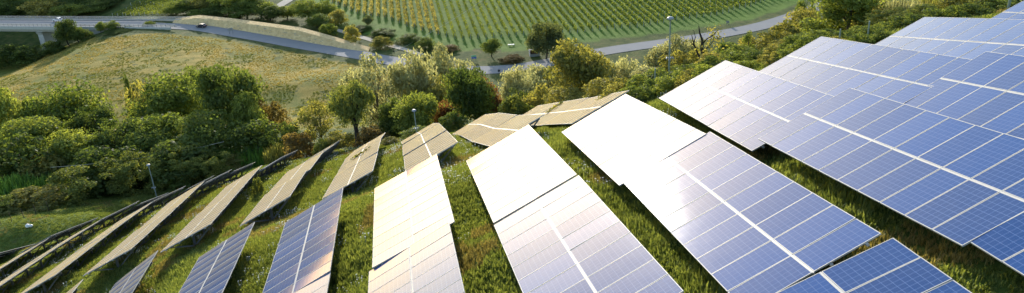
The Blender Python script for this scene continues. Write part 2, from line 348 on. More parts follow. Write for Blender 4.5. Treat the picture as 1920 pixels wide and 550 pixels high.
# level the ground across the road
m = (GY > 215) & (GY < 420) & (np.abs(GX) < 240); xs, ys = GX[m], GY[m]
rd = seg_dist(np.array(ROADC[::2]), xs, ys)
zr = tps(ROADC[:, 0], ROADC[:, 1]); kk = np.ones(9) / 9; zr = np.convolve(np.pad(zr, 4, mode='edge'), kk, 'valid')
ni = np.array([np.argmin((ROADC[:, 0] - a) ** 2 + (ROADC[:, 1] - b) ** 2) if r < 14 else 0 for a, b, r in zip(xs, ys, rd)])
wgt = 1 - sstep(5.5, 13, rd); Z[m] = Z[m] * (1 - wgt) + zr[ni] * wgt
jit = (vnoise(GX, GY, 7, 11) - .5) * 8; jit2 = (vnoise(GX, GY, 7, 12) - .5) * 8
fieldm = inside(FIELD, GX + jit * .4, GY + jit2 * .4).astype(float); vinem = inside(VINE, GX + jit * .2, GY + jit2 * .2).astype(float)
dirt = np.zeros_like(GX); dirt[m] = np.maximum(dirt[m], (1 - sstep(3.8, 5.0, rd)) * 0.25)
farm = sstep(480, 640, np.hypot(GX, GY)); nearm = ((GY < 112) & (GY > -60) & (np.abs(GX) < 110)).astype(float)
nx, ny = len(gx), len(gy); idx = np.arange(nx * ny).reshape(ny, nx)
F = np.stack([idx[:-1, :-1], idx[:-1, 1:], idx[1:, 1:], idx[1:, :-1]], -1).reshape(-1, 4)
def ground_mat():
    m, t, o = nmat('ground_cover'); tc = N(t, 'ShaderNodeTexCoord'); P = tc.outputs['Object']
    a = N(t, 'ShaderNodeAttribute', attribute_name='cover'); s = N(t, 'ShaderNodeSeparateColor'); L(t, a.outputs['Color'], s.inputs[0])
    b = N(t, 'ShaderNodeAttribute', attribute_name='cover_b'); s2 = N(t, 'ShaderNodeSeparateColor'); L(t, b.outputs['Color'], s2.inputs[0])
    n1, n2, n3 = noise(t, P, 0.35, 5), noise(t, P, 1.7, 5), noise(t, P, 0.05, 4)
    hill = ramp(t, n2, [(0.25, (0.045, 0.080, 0.014)), (0.5, (0.10, 0.145, 0.028)), (0.75, (0.17, 0.18, 0.05))])
    hill = mixc(t, ramp(t, n1, [(0.64, (0, 0, 0)), (0.74, (.7, .7, .7))]), hill, (0.12, 0.115, 0.055))
    wood = ramp(t, n1, [(0.3, (0.036, 0.062, 0.016)), (0.55, (0.085, 0.11, 0.030)), (0.7, (0.15, 0.13, 0.05))])
    base = mixc(t, s2.outputs[0], wood, hill)
    mp = N(t, 'ShaderNodeMapping'); mp.inputs['Rotation'].default_value = (0, 0, 0.35); mp.inputs['Scale'].default_value = (0.16, 1.1, 1); L(t, P, mp.inputs[0])
    st = noise(t, mp.outputs[0], 0.20, 7, 0.72)
    fld = ramp(t, st, [(0.36, (0.17, 0.15, 0.022)), (0.5, (0.27, 0.205, 0.036)), (0.66, (0.38, 0.275, 0.072))])
    fld = mixc(t, ramp(t, noise(t, P, 0.055, 7, 0.68), [(0.45, (0, 0, 0)), (0.58, (0.85, 0.85, 0.85))]), fld, (0.145, 0.165, 0.032))
    fld = mixc(t, ramp(t, noise(t, P, 0.22, 6, 0.65), [(0.57, (0, 0, 0)), (0.62, (0.85, 0.85, 0.85))]), fld, (0.065, 0.085, 0.024))
    c = mixc(t, s.outputs[0], base, fld)
    vin = ramp(t, noise(t, P, 0.25, 5), [(0.3, (0.075, 0.14, 0.018)), (0.7, (0.145, 0.225, 0.038))])
    c = mixc(t, s.outputs[1], c, vin)
    c = mixc(t, s.outputs[2], c, (0.30, 0.25, 0.16))
    rem = ramp(t, noise(t, P, 0.006, 5), [(0.35, (0.05, 0.075, 0.03)), (0.5, (0.16, 0.15, 0.07)), (0.65, (0.30, 0.25, 0.14))])
    c = mixc(t, s2.outputs[1], c, rem)
    p = bsdf(t, o, c, 0.95, 0, 0.1)
    bp = N(t, 'ShaderNodeBump'); bp.inputs['Strength'].default_value = 0.8; bp.inputs['Distance'].default_value = 0.25; L(t, noise(t, P, 2.6, 6, 0.7), bp.inputs['Height']); L(t, bp.outputs[0], p.inputs['Normal'])
    return m
GROUND = ground_mat()
me = mesh_np('ground', np.stack([GX, GY, Z], -1).reshape(-1, 3), F, [GROUND], smooth=True)
for nm, chans in (('cover', (fieldm, vinem, dirt)), ('cover_b', (nearm, farm, farm * 0))):
    ca = me.color_attributes.new(nm, 'FLOAT_COLOR', 'POINT')
    ca.data.foreach_set('color', np.stack([*chans, np.ones_like(GX)], -1).reshape(-1).astype(np.float32))
tag(obj('ground', me), 'grassy hillside falling to a valley with a dry mown field', kind='structure')

# road, tracks: strips a little above the ground
def strip(name, centre, width, mat, lift, label, z=None):
    P = np.asarray(centre); d = np.gradient(P, axis=0); d /= np.linalg.norm(d, axis=1, keepdims=True); nrm = np.stack([-d[:, 1], d[:, 0]], 1)
    offs = np.linspace(-.5, .5, 5) * width; V = []
    for k, o_ in enumerate(offs):
        q = P + nrm * o_; zz = (gz(q[:, 0], q[:, 1]) if z is None else z) + lift; V.append(np.c_[q, zz])
    V = np.stack(V, 1).reshape(-1, 3); n = len(P); ii = np.arange(n * 5).reshape(n, 5)
    F = np.stack([ii[:-1, :-1], ii[:-1, 1:], ii[1:, 1:], ii[1:, :-1]], -1).reshape(-1, 4)
    return tag(obj(name, mesh_np(name, V, F, [mat])), label, kind='structure')
strip('road', ROADC, 7.6, ASPH, 0.10, 'grey asphalt country road curving through the valley', zr)
LINE = plain('road_line_paint', (0.28, 0.28, 0.28), 0.9, 0, 0.2)
for sgn in (-1, 1):
    d = np.gradient(ROADC, axis=0); d /= np.linalg.norm(d, axis=1, keepdims=True)
    strip('road_edge_line', ROADC + np.stack([-d[:, 1], d[:, 0]], 1) * 3.5 * sgn, 0.10, LINE, 0.112, 'pale painted line along the edge of the valley road', zr)
TRACK = plain('track_gravel', (0.42, 0.37, 0.29), 0.95, 0, 0.15, 0.6)
strip('track', dense(gp([(628, 56), (660, 65), (700, 77), (740, 88), (780, 100), (815, 112)], 215)), 2.6, TRACK, 0.12, 'pale dirt track running above the road')
strip('track', dense(gp([(560, -16), (540, 2), (522, 12), (516, 18), (520, 26)], 215)), 4.2, TRACK, 0.12, 'winding white gravel track climbing past the vineyard')
# ------------------------------------------------------------------ solar tables: 20 framed modules on rafters, purlins, posts and braces
def panel_mesh():
    hx, hy, fw_, d, rc = MODL / 2, MODW / 2, 0.018, 0.038, 0.004; V, F, mi, uv = [], [], [], []
    def quad(p, m_, u=None):
        b = len(V); V.extend(p); F.append((b, b + 1, b + 2, b + 3)); mi.append(m_); uv.extend(u or [(0, 0)] * 4)
    o = [(-hx, -hy), (hx, -hy), (hx, hy), (-hx, hy)]; i_ = [(-hx + fw_, -hy + fw_), (hx - fw_, -hy + fw_), (hx - fw_, hy - fw_), (-hx + fw_, hy - fw_)]
    for k in range(4):
        a, b = k, (k + 1) % 4
        quad([(*o[a], 0), (*o[b], 0), (*i_[b], 0), (*i_[a], 0)], 0)
        quad([(*o[a], -d), (*o[b], -d), (*o[b], 0), (*o[a], 0)], 0)
        quad([(*i_[a], 0), (*i_[b], 0), (*i_[b], -rc), (*i_[a], -rc)], 0)
        quad([(*o[b], -d), (*o[a], -d), (*i_[a], -d), (*i_[b], -d)], 0)
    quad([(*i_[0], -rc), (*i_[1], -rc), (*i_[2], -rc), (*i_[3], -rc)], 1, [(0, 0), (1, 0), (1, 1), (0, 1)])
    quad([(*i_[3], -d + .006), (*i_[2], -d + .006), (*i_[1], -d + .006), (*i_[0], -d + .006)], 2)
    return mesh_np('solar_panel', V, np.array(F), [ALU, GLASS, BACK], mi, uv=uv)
def box_me(name, a, b, mat):
    mb = MB(); mb.box(a, b); return mesh_np(name, mb.v, mb.f, [mat])
PANEL = panel_mesh()
PURLIN = box_me('purlin', (-.03, -5.09, -.06), (.03, 5.09, 0), ALU)
CRAIL = box_me('center_rail', (-.019, -5.06, -.03), (.019, 5.06, 0), ALU)
RAFTER = box_me('rafter', (-1.5, -.04, -.10), (1.5, .04, 0), STEEL)
POST = box_me('post', (-.07, -.05, -1), (.07, .05, 0), STEEL)
BRACE = box_me('brace', (-.035, -.03, 0), (.035, .03, 1), STEEL)
RAFY = (-3.9, -1.3, 1.3, 3.9)
SPEC = [('solar_panel', PANEL, (sd_, i)) for sd_ in (-1, 1) for i in range(NMOD)] + [('purlin', PURLIN, x) for x in (-1.3, -.42, .42, 1.3)] + [('center_rail', CRAIL, 0)]
for y in RAFY: SPEC += [('rafter', RAFTER, y), ('post', POST, y), ('brace', BRACE, (y, 1)), ('brace', BRACE, (y, -1))]
def beam_matrix(p, q):
    d = q - p; l = d.length; z = d / l; x = Vector((0, 1, 0)).cross(z); x.normalize(); y = z.cross(x)
    return Matrix(((x.x, y.x, z.x * l, p.x), (x.y, y.y, z.y * l, p.y), (x.z, y.z, z.z * l, p.z), (0, 0, 0, 1)))
def pose_table(root, kids, q):
    hc, r, n0, c, n = table_axes(q); tau = q[5]; C = np.array(q[:3]); base = C - np.array([0, 0, 0.95])
    root.matrix_world = Matrix(((hc[0], r[0], n0[0], base[0]), (hc[1], r[1], n0[1], base[1]), (hc[2], r[2], n0[2], base[2]), (0, 0, 0, 1)))
    up = Vector((hc[2], r[2], n0[2])); cen = up * 0.95
    PM = Matrix.Translation(cen) @ Matrix.Rotation(-tau, 4, 'Y')
    for o, (nm, me_, k) in zip(kids, SPEC):
        if nm == 'solar_panel':
            jx, jy = RNG.normal(0, 0.0035), RNG.normal(0, 0.0035)
            mt = PM @ Matrix.Translation((k[0] * (MODL + GAP) / 2, (k[1] - 4.5) * PITCH, RNG.normal(0, .0015))) @ Matrix.Rotation(jx, 4, 'X') @ Matrix.Rotation(jy, 4, 'Y')
        elif nm == 'purlin': mt = PM @ Matrix.Translation((k, 0, -.043))
        elif nm == 'center_rail': mt = PM @ Matrix.Translation((0, 0, -.008))
        elif nm == 'rafter': mt = PM @ Matrix.Translation((0, k, -.106))
        else:
            y = k if nm == 'post' else k[0]; top = PM @ Vector((0.1, y, -.2)); foot = top - up * 0.72
            if nm == 'post': mt = beam_matrix(top - up * 0.95, top); mt = mt @ Matrix.Translation((0, 0, 1))
            else: mt = beam_matrix(foot, PM @ Vector((1.38 * k[1], y, -.2)))
        o.matrix_basis = mt
LAB = [
 ["pale blue solar table of the topmost row, cut by the frame beside the hedge"],
 ["pale lilac solar table with a straight top edge against the hedge, second row from top"],
 ["lilac solar table under the big dark hedge tree, far half of the third row", "deep blue solar table stepping over the near end of the third row"],
 ["cream to grey solar table beside the hedge, far end of the fourth row", "large blue solar table of the fourth row, its corner overlapping the cream one", "deep blue solar table cut by the frame, near end of the fourth row"],
 ["tan solar table farthest down the fifth row, partly behind another tan table", "tan solar table with a leafy twig lying on it, second of the fifth row", "tan solar table ending in a sharp raised tip behind the blazing white one", "solar table blown fully white by sun glare, widest white one", "solar table half white glare and half blue, below the fully white one", "deep blue solar table at the bottom of the fifth row, cut by the frame"],
 ["tan solar table tipping over the slope crest, farthest of the sixth row", "tan solar table with a bent centre rail, second of the sixth row", "tan solar table whose raised end stands on a dark strut, third of the sixth row", "white glaring solar table with a dark gap along its near end", "cream and blue solar table below the dark gap, near end of the sixth row"],
 ["thin sliver of a tan solar table under the lamp post, farthest of the seventh row", "tan solar table with a white cross of rails, second of the seventh row", "tan solar table with a raised white side on a strut, behind the upright white table", "upright white glaring solar table with faint lines between modules", "cream solar table with one blue corner, near end of the seventh row"],
 ["narrow tan solar table with a pointed tip, farthest of the eighth row", "tan solar table with a twig lying on its centre rail, eighth row", "tan solar table with a dark open end under it, third of the eighth row", "brownish solar table with bold white module lines, near half of the eighth row", "blue solar table cut by the lower frame, last of the eighth row"],
 ["edge-on solar table with its dark underside showing, farthest of the ninth row", "edge-on solar table before the farthest, ninth row", "tan solar table narrowing to a curved tip, ninth row", "tan solar table with dark stripes and a lit lower rail, middle of the ninth row", "violet blue solar table with white lines, near end of the ninth row"],
 ["edge-on solar table against bright green reeds, farthest of the tenth row", "edge-on solar table second from the far end of the tenth row", "narrow tan solar table tapering to a white tip, tenth row", "long tan solar table standing on a tall dark steel frame, tenth row", "small blue solar table with a thick white raised edge, near end of the tenth row"],
 ["edge-on solar table below the round pale bush, farthest of the eleventh row", "edge-on solar table second from the far end of the eleventh row", "thin tan solar table curving up to a tip, eleventh row", "striped tan solar table with two lit rails, near half of the eleventh row", "tiny blue corner of a solar table at the lower frame, eleventh row"],
 ["edge-on solar table below the ivy wall, farthest of the twelfth row", "edge-on solar table second from the far end of the twelfth row", "thin tan solar table with a bright raised edge, third of the twelfth row", "tan solar table running out of the lower frame, near end of the twelfth row"],
 ["edge-on solar table nearest the leaning lamp post, thirteenth row", "edge-on solar table second from the far end of the thirteenth row", "edge-on solar table with two bright rails, third of the thirteenth row", "edge-on solar table crossing the frame side, last of the thirteenth row"],
 ["edge-on solar table with dark underside beside the lawn, far half of the fourteenth row", "thin tan solar table crossing the frame side, near half of the fourteenth row"],
 ["outermost solar table, edge-on beside the lawn and lowest on the slope"]]
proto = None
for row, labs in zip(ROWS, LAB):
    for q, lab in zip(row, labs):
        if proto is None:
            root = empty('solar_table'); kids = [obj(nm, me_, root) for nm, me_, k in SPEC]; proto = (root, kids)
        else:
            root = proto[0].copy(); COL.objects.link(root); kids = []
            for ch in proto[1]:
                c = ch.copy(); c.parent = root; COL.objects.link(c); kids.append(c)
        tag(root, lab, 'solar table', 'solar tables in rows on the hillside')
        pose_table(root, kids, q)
# ------------------------------------------------------------------ trees and shrubs: unit meshes (height 1, width 1), copied with their own size and leaf colour
def leaf_quads(P, Nn, size, rng, aspect=1.6):
    """diamond leaf sprays at P facing roughly Nn"""
    n = len(P); Nn = Nn + rng.normal(0, .55, (n, 3)); Nn /= np.linalg.norm(Nn, axis=1, keepdims=True)
    a = rng.normal(0, 1, (n, 3)); u = np.cross(Nn, a); u /= np.linalg.norm(u, axis=1, keepdims=True); v = np.cross(Nn, u)
    s = size * rng.uniform(.6, 1.35, (n, 1)); u = u * s * aspect * .5; v = v * s * .5
    V = np.stack([P - u, P - v * .9 + u * .1, P + u, P + v * .9 + u * .1], 1).reshape(-1, 3)
    return V, np.arange(4 * n).reshape(n, 4)
def set_tone(me, tone):
    at_ = me.attributes.new('tone', 'FLOAT', 'FACE'); at_.data.foreach_set('value', tone.astype(np.float32))
def crown_mesh(name, seed, nclump, per, leaf, base=0.2, shape='round', open_=0.0, clr=(.10, .19)):
    rng = np.random.default_rng(seed); cen = []
    zc, hz = (1 + base) / 2, (1 - base) / 2
    lobes = [(rng.uniform(-.36, .36), rng.uniform(-.36, .36), rng.uniform(-.3, .45), rng.uniform(.30, .52)) for _ in range(8)] + [(0, 0, -.1, .5)]
    while len(cen) < nclump:
        p = rng.uniform(-1.05, 1.05, 3); r = np.linalg.norm(p)
        if r > 1.08 or r < 0.35 + open_ * .2: continue
        if shape == 'cone' and np.hypot(p[0], p[1]) > 1.05 - (p[2] + 1) * .48: continue
        if shape == 'dome': p[2] = abs(p[2]) * 1.9 - 1 + rng.uniform(0, .1)
        if shape == 'round':
            ok = any(np.linalg.norm((p - np.array(l[:3]) * 1.6) / (l[3] * 1.25)) < 1 for l in lobes)
            if not ok or (p[2] < -.4 and np.hypot(p[0], p[1]) > .75): continue
        if shape == 'wall': p = np.sign(p) * np.abs(p) ** .55
        cen.append(p)
    cen = np.array(cen); Ps, Ns, Ts = [], [], []
    for c in cen:
        cr = rng.uniform(*clr); k = int(per * rng.uniform(.6, 1.4)); d = rng.normal(0, 1, (k, 3)); d[:, 2] += .35; d /= np.linalg.norm(d, axis=1, keepdims=True)
        rr = cr * rng.uniform(.45, 1.08, (k, 1)) ** .6
        P = c * np.array([.5 - cr * .6, .5 - cr * .6, hz - cr * .55]) + d * rr * np.array([1, 1, .8]); P[:, 2] += zc
        Ps.append(P); Ns.append(d); Ts.append(np.full(k, rng.uniform(0, .55)) + rng.uniform(0, .45, k))
    P, Nn, T_ = np.concatenate(Ps), np.concatenate(Ns), np.concatenate(Ts); ok = P[:, 2] > 0.0; P, Nn, T_ = P[ok], Nn[ok], T_[ok]
    V, F = leaf_quads(P, Nn, leaf, rng); me = mesh_np(name, V, F, [MATS['mid']]); set_tone(me, T_); return me, cen * np.array([.42, .42, hz * .85]) + np.array([0, 0, zc])
def trunk_mesh(name, seed, cen, thick=.022, nl=9, lean=.03, fork=.3):
    rng = np.random.default_rng(seed); mb = MB(); pts = [(0, 0, -.06)]; h = .78
    for k in range(1, 6): t = k / 5; pts.append((lean * math.sin(t * 3 + seed), lean * math.cos(t * 2.3 + seed) - lean, h * t))
    mb.tube(pts, [thick * (1.25 - t * .95) for t in np.linspace(0, 1, 6)], 7)
    for c in cen[rng.permutation(len(cen))[:nl]]:
        z0 = min(max(fork, c[2] - rng.uniform(.15, .35)), .7); k = z0 / h * 5; i = int(min(k, 4)); a = Vector(pts[i]).lerp(Vector(pts[i + 1]), k - i); b = Vector(c)
        m1 = a.lerp(b, .5) + Vector((0, 0, .03)); mb.tube([a, m1, b], [thick * .5, thick * .33, thick * .12], 5)
    return mesh_np(name, mb.v, mb.f, [BARK])
def reed_mesh(name, seed, n=900, h=1.0):
    rng = np.random.default_rng(seed); V, T_ = [], []
    for _ in range(n):
        a, r = rng.uniform(0, 6.283), .5 * math.sqrt(rng.uniform()); x, y = r * math.cos(a), r * math.sin(a); hh = rng.uniform(.55, 1) * (1 - .35 * (2 * r) ** 2); d = rng.uniform(0, 6.283); wd = .016
        dx, dy = math.cos(d), math.sin(d); b = rng.uniform(.03, .16)
        p0, p1, p2 = (x, y, 0), (x + dx * b * .3, y + dy * b * .3, hh * .6), (x + dx * b, y + dy * b, hh)
        V += [(p0[0] - dy * wd, p0[1] + dx * wd, p0[2]), (p0[0] + dy * wd, p0[1] - dx * wd, p0[2]), (p1[0] + dy * wd, p1[1] - dx * wd, p1[2]), (p1[0] - dy * wd, p1[1] + dx * wd, p1[2]),
              (p1[0] - dy * wd, p1[1] + dx * wd, p1[2]), (p1[0] + dy * wd, p1[1] - dx * wd, p1[2]), (p2[0] + dx * .002, p2[1], p2[2]), (p2[0] - dx * .002, p2[1], p2[2])]; T_ += [rng.uniform()] * 2
    V = np.array(V); me = mesh_np(name, V, np.arange(len(V)).reshape(-1, 4), [MATS['reed']]); set_tone(me, np.array(T_)); return me, None
PRO = {}
def mk(kind, *a, **k): PRO.setdefault(kind, []).append(a)
for i in range(4):
    me, cen = crown_mesh('crown', 20 + i, 85, 100, .026, .16); mk('oak', me, trunk_mesh('trunk', i, cen))
for i in range(3):
    me, cen = crown_mesh('crown', 40 + i, 55, 60, .026, .22, open_=.5, clr=(.07, .13)); mk('airy', me, trunk_mesh('trunk', 7 + i, cen, .016, 22, .05))
for i in range(3):
    me, cen = crown_mesh('foliage', 60 + i, 60, 95, .036, .0, 'dome', clr=(.10, .18)); mk('bush', me, None)
for i in range(2):
    me, cen = crown_mesh('foliage', 70 + i, 80, 110, .026, .0, 'wall', clr=(.07, .13)); mk('wall', me, None)
for i in range(2):
    me, cen = crown_mesh('crown', 80 + i, 70, 100, .026, .04, 'cone', clr=(.08, .14)); mk('cone', me, trunk_mesh('trunk', 17 + i, cen, .03, 4))
for i in range(2):
    me, cen = reed_mesh('foliage', 90 + i); mk('reed', me, None)
for i in range(2):
    me, cen = crown_mesh('crown', 100 + i, 60, 95, .030, .30, clr=(.10, .17)); mk('twin', me, trunk_mesh('trunk', 27 + i, cen, .05, 8))
for i in range(4):
    me, cen = crown_mesh('crown', 120 + i, 85, 95, .028, .0, clr=(.10, .19)); mk('full', me, trunk_mesh('trunk', 37 + i, cen))
VEG_FIRST = {}; NVEG = 0
def plant(kind, mat, px, top, Y, wpx, label, group, name='tree', cat='tree', H=None, seed=None, sink=0.0, wall_len=None):
    """a plant rooted at distance Y under picture point px; its height follows from where its top shows"""
    global NVEG
    k = PRO[kind]; v = k[(NVEG if seed is None else seed) % len(k)]; NVEG += 1
    p = at(px, top + 30, Y); x = p[0]; g = float(gz(x, Y)); h = H if H else max(0.6, at(px, top, Y)[2] - g); W = wpx / FPX * Y * 1.22; h *= 1.04
    p = (x, Y, g - sink)
    key = (kind, id(v[0]), name)
    if key not in VEG_FIRST:
        root = empty(name, p); parts = [obj(v[0].name, v[0], root)] + ([obj('trunk', v[1], root)] if v[1] else [])
        for o in parts: o.material_slots[0].link = 'OBJECT'
        VEG_FIRST[key] = (root, parts)
    else:
        r0, ps = VEG_FIRST[key]; root = r0.copy(); COL.objects.link(root); root.location = p; parts = []
        for ch in ps: c = ch.copy(); c.parent = root; COL.objects.link(c); parts.append(c)
    root.rotation_euler = (0, 0, random.uniform(0, 6.28) if wall_len is None else wall_len)
    root.scale = (W, W, h + sink)
    parts[0].material_slots[0].material = MATS[mat]
    if len(parts) > 1: parts[1].material_slots[0].material = BARKD if mat in ('dark', 'ivy', 'brown') else BARK
    tag(root, label, cat, group); root['h'] = round(h, 1)
    return root
GW, GH, GV = 'trees on the slope between the tables and the dry field', 'shrubs of the hedge beside the upper tables', 'trees and shrubs along the valley road'
P_ = plant
# wood below the tables, in front of the dry field
P_('oak', 'mid', 8, 158, 118, 95, 'green tree cut by the frame edge where the dry field begins', GW)
P_('oak', 'mid', 112, 166, 122, 150, 'broad round tree rising highest over the near left part of the dry field', GW)
P_('oak', 'mid', 55, 222, 108, 120, 'green tree in the shade of the broad round tree by the frame edge', GW)
P_('oak', 'dark', 175, 205, 112, 90, 'dark tree filling the gap between the broad round tree and the bushy tall one', GW)
P_('oak', 'olive', 268, 142, 128, 95, 'yellowish tree top showing pale against the dry field', GW)
P_('oak', 'mid', 310, 152, 118, 150, 'spreading mid green tree left of the tallest dark tree', GW)
P_('oak', 'dark', 356, 135, 124, 52, 'small round dark crown touching the tallest dark tree', GW)
P_('oak', 'dark', 420, 119, 112, 120, 'tallest dark green tree of the wood, dense rounded top over the dry field', GW)
P_('oak', 'mid', 455, 165, 107, 80, 'green side tree leaning on the tallest dark tree', GW)
P_('airy', 'brown', 505, 182, 112, 80, 'sparse olive brown tree with its dark trunk showing before the dry field', GW)
P_('oak', 'mid', 300, 225, 103, 130, 'green low tree in front of the spreading mid green tree', GW)
P_('oak', 'dark', 225, 232, 104, 110, 'dark low tree above the overhead cable', GW)
P_('oak', 'mid', 130, 240, 102, 110, 'green low tree beneath the broad round tree', GW)
P_('oak', 'dark', 395, 215, 101, 130, 'dark low tree beneath the tallest dark tree', GW)
P_('bush', 'dark', 470, 228, 99, 110, 'dark shrub behind the bright reeds', GW, 'shrub', 'shrub')
P_('bush', 'dark', 535, 232, 97, 70, 'dark ivy covered shrub under the sparse olive brown tree', GW, 'shrub', 'shrub')
P_('bush', 'dark', 340, 268, 94, 140, 'shaded undergrowth shrub behind the ivy wall', GW, 'shrub', 'shrub')
P_('bush', 'dark', 205, 275, 96, 150, 'shaded undergrowth shrub over the cable near the frame edge', GW, 'shrub', 'shrub')
P_('bush', 'dark', 30, 262, 98, 140, 'shaded shrub at the frame edge above the reeds', GW, 'shrub', 'shrub')
P_('airy', 'olive', 590, 190, 92, 84, 'olive brown tree beside the ivy covered twin trunk', GW)
P_('bush', 'brown', 560, 246, 90, 60, 'low brown shrub under the olive brown tree', GW, 'shrub', 'shrub')
P_('bush', 'olive', 640, 246, 86, 70, 'dry olive shrub behind the pointed tan table tips', GW, 'shrub', 'shrub')
P_('bush', 'brown', 700, 238, 82, 60, 'reddish shrub under the airy pale tree', GW, 'shrub', 'shrub')
P_('twin', 'ivy', 655, 160, 84, 82, 'ivy wrapped tree with two thick dark trunks', GW)
P_('airy', 'pale', 692, 116, 96, 120, 'airy pale yellow tree with thin branches showing against the field', GW)
P_('oak', 'pale', 768, 104, 100, 95, 'pale leafy tree whose top covers the bend of the road', GW)
P_('oak', 'pale', 835, 96, 112, 110, 'large pale yellow tree with a rounded sunlit top by the road', GW)
P_('oak', 'olive', 810, 150, 98, 100, 'olive tree between the large pale tree and the lamp post', GW)
P_('oak', 'dark', 735, 180, 86, 80, 'dark green tree behind the lamp post at the tan tables', GW)
P_('oak', 'mid', 785, 182, 84, 90, 'green tree right behind the lamp post at the tan tables', GW)
P_('oak', 'red', 838, 190, 86, 52, 'rust coloured tree beside the dark maroon tree', GW)
P_('oak', 'dark', 880, 128, 82, 98, 'dark green and maroon tree standing behind the bent tan tables', GW)
P_('oak', 'red', 912, 138, 84, 70, 'maroon crowned tree against the grey road', GW)
P_('cone', 'ivy', 970, 156, 76, 88, 'dark pointed ivy covered tree behind the tan tables', GW)
P_('oak', 'pale', 965, 132, 98, 60, 'pale yellow tree behind the pointed ivy tree', GW)
P_('oak', 'pale', 1012, 126, 96, 90, 'pale yellow tree below the grey hut', GW)
P_('oak', 'olive', 1020, 150, 88, 90, 'olive tree just above the tan tables', GW)
P_('oak', 'olive', 1085, 82, 76, 125, 'big tree with a dark heart and yellow glowing leaf edges beside the road', GW, seed=2)
P_('bush', 'olive', 1060, 168, 70, 90, 'olive shrub at the foot of the big glowing tree', GW, 'shrub', 'shrub')
P_('oak', 'pale', 1152, 106, 92, 75, 'pale round tree right of the big glowing tree', GW)
P_('oak', 'pale', 1195, 108, 90, 62, 'pale small tree hiding the road below the vineyard', GW)
P_('bush', 'olive', 1135, 150, 66, 90, 'olive shrub behind the raised tip of the tan table', GW, 'shrub', 'shrub')
P_('oak', 'pale', 1258, 72, 78, 95, 'pale yellow tree behind the tall lamp post', GW)
P_('oak', 'pale', 1300, 74, 76, 60, 'pale yellow tree behind the bare twisted trunk', GW)
P_('bush', 'pale', 1215, 128, 62, 80, 'pale shrub in front of the pale trees', GW, 'shrub', 'shrub')
# hedge beside the upper tables
P_('bush', 'mid', 1190, 148, 50, 50, 'dense hedge shrub with the tan table tip before it', GH, 'shrub', 'shrub')
P_('bush', 'mid', 1232, 132, 49, 62, 'dense dark hedge shrub by the foot of the tall lamp post', GH, 'shrub', 'shrub')
P_('bush', 'mid', 1285, 126, 47, 66, 'dense hedge shrub under the bare twisted trunk', GH, 'shrub', 'shrub')
P_('bush', 'olive', 1340, 102, 50, 70, 'sunlit hedge shrub behind the cream table corner', GH, 'shrub', 'shrub')
P_('bush', 'mid', 1385, 88, 47, 60, 'green hedge shrub standing between two cream table corners', GH, 'shrub', 'shrub')
P_('cone', 'mid', 1402, 60, 52, 44, 'upright green shrub with a pointed top below the road', GH, 'shrub', 'shrub')
P_('bush', 'mid', 1430, 92, 44, 60, 'dark low shrub touching the cream table in the hedge', GH, 'shrub', 'shrub')
P_('bush', 'olive', 1455, 62, 50, 70, 'sunlit yellow green shrub next to the lilac table corner', GH, 'shrub', 'shrub')
P_('oak', 'olive', 1518, 20, 62, 85, 'glittering olive tree before the big dark hedge tree', GH)
P_('oak', 'mid', 1590, -32, 52, 130, 'big dark tree rising out of the frame above the hedge', GH, seed=1)
P_('oak', 'dark', 1512, -6, 120, 46, 'dark round tree far behind the hedge beside the road', GH)
P_('bush', 'mid', 1500, 62, 43, 60, 'leafy shrub along the fence by the lilac table', GH, 'shrub', 'shrub')
P_('bush', 'dark', 1560, 58, 42, 70, 'dark shrub along the fence under the big hedge tree', GH, 'shrub', 'shrub')
P_('bush', 'mid', 1620, 52, 41, 60, 'green shrub between the two lilac table corners', GH, 'shrub', 'shrub')
P_('wall', 'ivy', 1680, 26, 44, 90, 'clipped looking dark hedge piece above the second lilac table', GH, 'hedge', 'hedge')
P_('reed', 'pale', 1690, -8, 52, 90, 'tall dry yellow grass clump behind the dark hedge piece', GH, 'reed', 'reeds')
P_('reed', 'olive', 1745, -12, 54, 90, 'tall greenish grass clump behind the upper hedge', GH, 'reed', 'reeds')
P_('bush', 'ivy', 1740, 12, 42, 80, 'dark hedge shrub above the straight lilac table edge', GH, 'shrub', 'shrub')
P_('bush', 'olive', 1800, -2, 43, 80, 'brownish green hedge shrub above the straight lilac table edge', GH, 'shrub', 'shrub')
P_('bush', 'ivy', 1855, -14, 42, 90, 'very dark hedge shrub at the foot of the upper pole', GH, 'shrub', 'shrub')
P_('bush', 'dark', 1905, -40, 46, 110, 'very dark shrub in the upper frame corner behind the pole', GH, 'shrub', 'shrub')
P_('bush', 'olive', 1650, -4, 62, 110, 'sunlit shrub behind the tall yellow grass', GH, 'shrub', 'shrub')
P_('bush', 'mid', 1780, -30, 60, 130, 'leafy shrub rising out of the frame behind the hedge', GH, 'shrub', 'shrub')
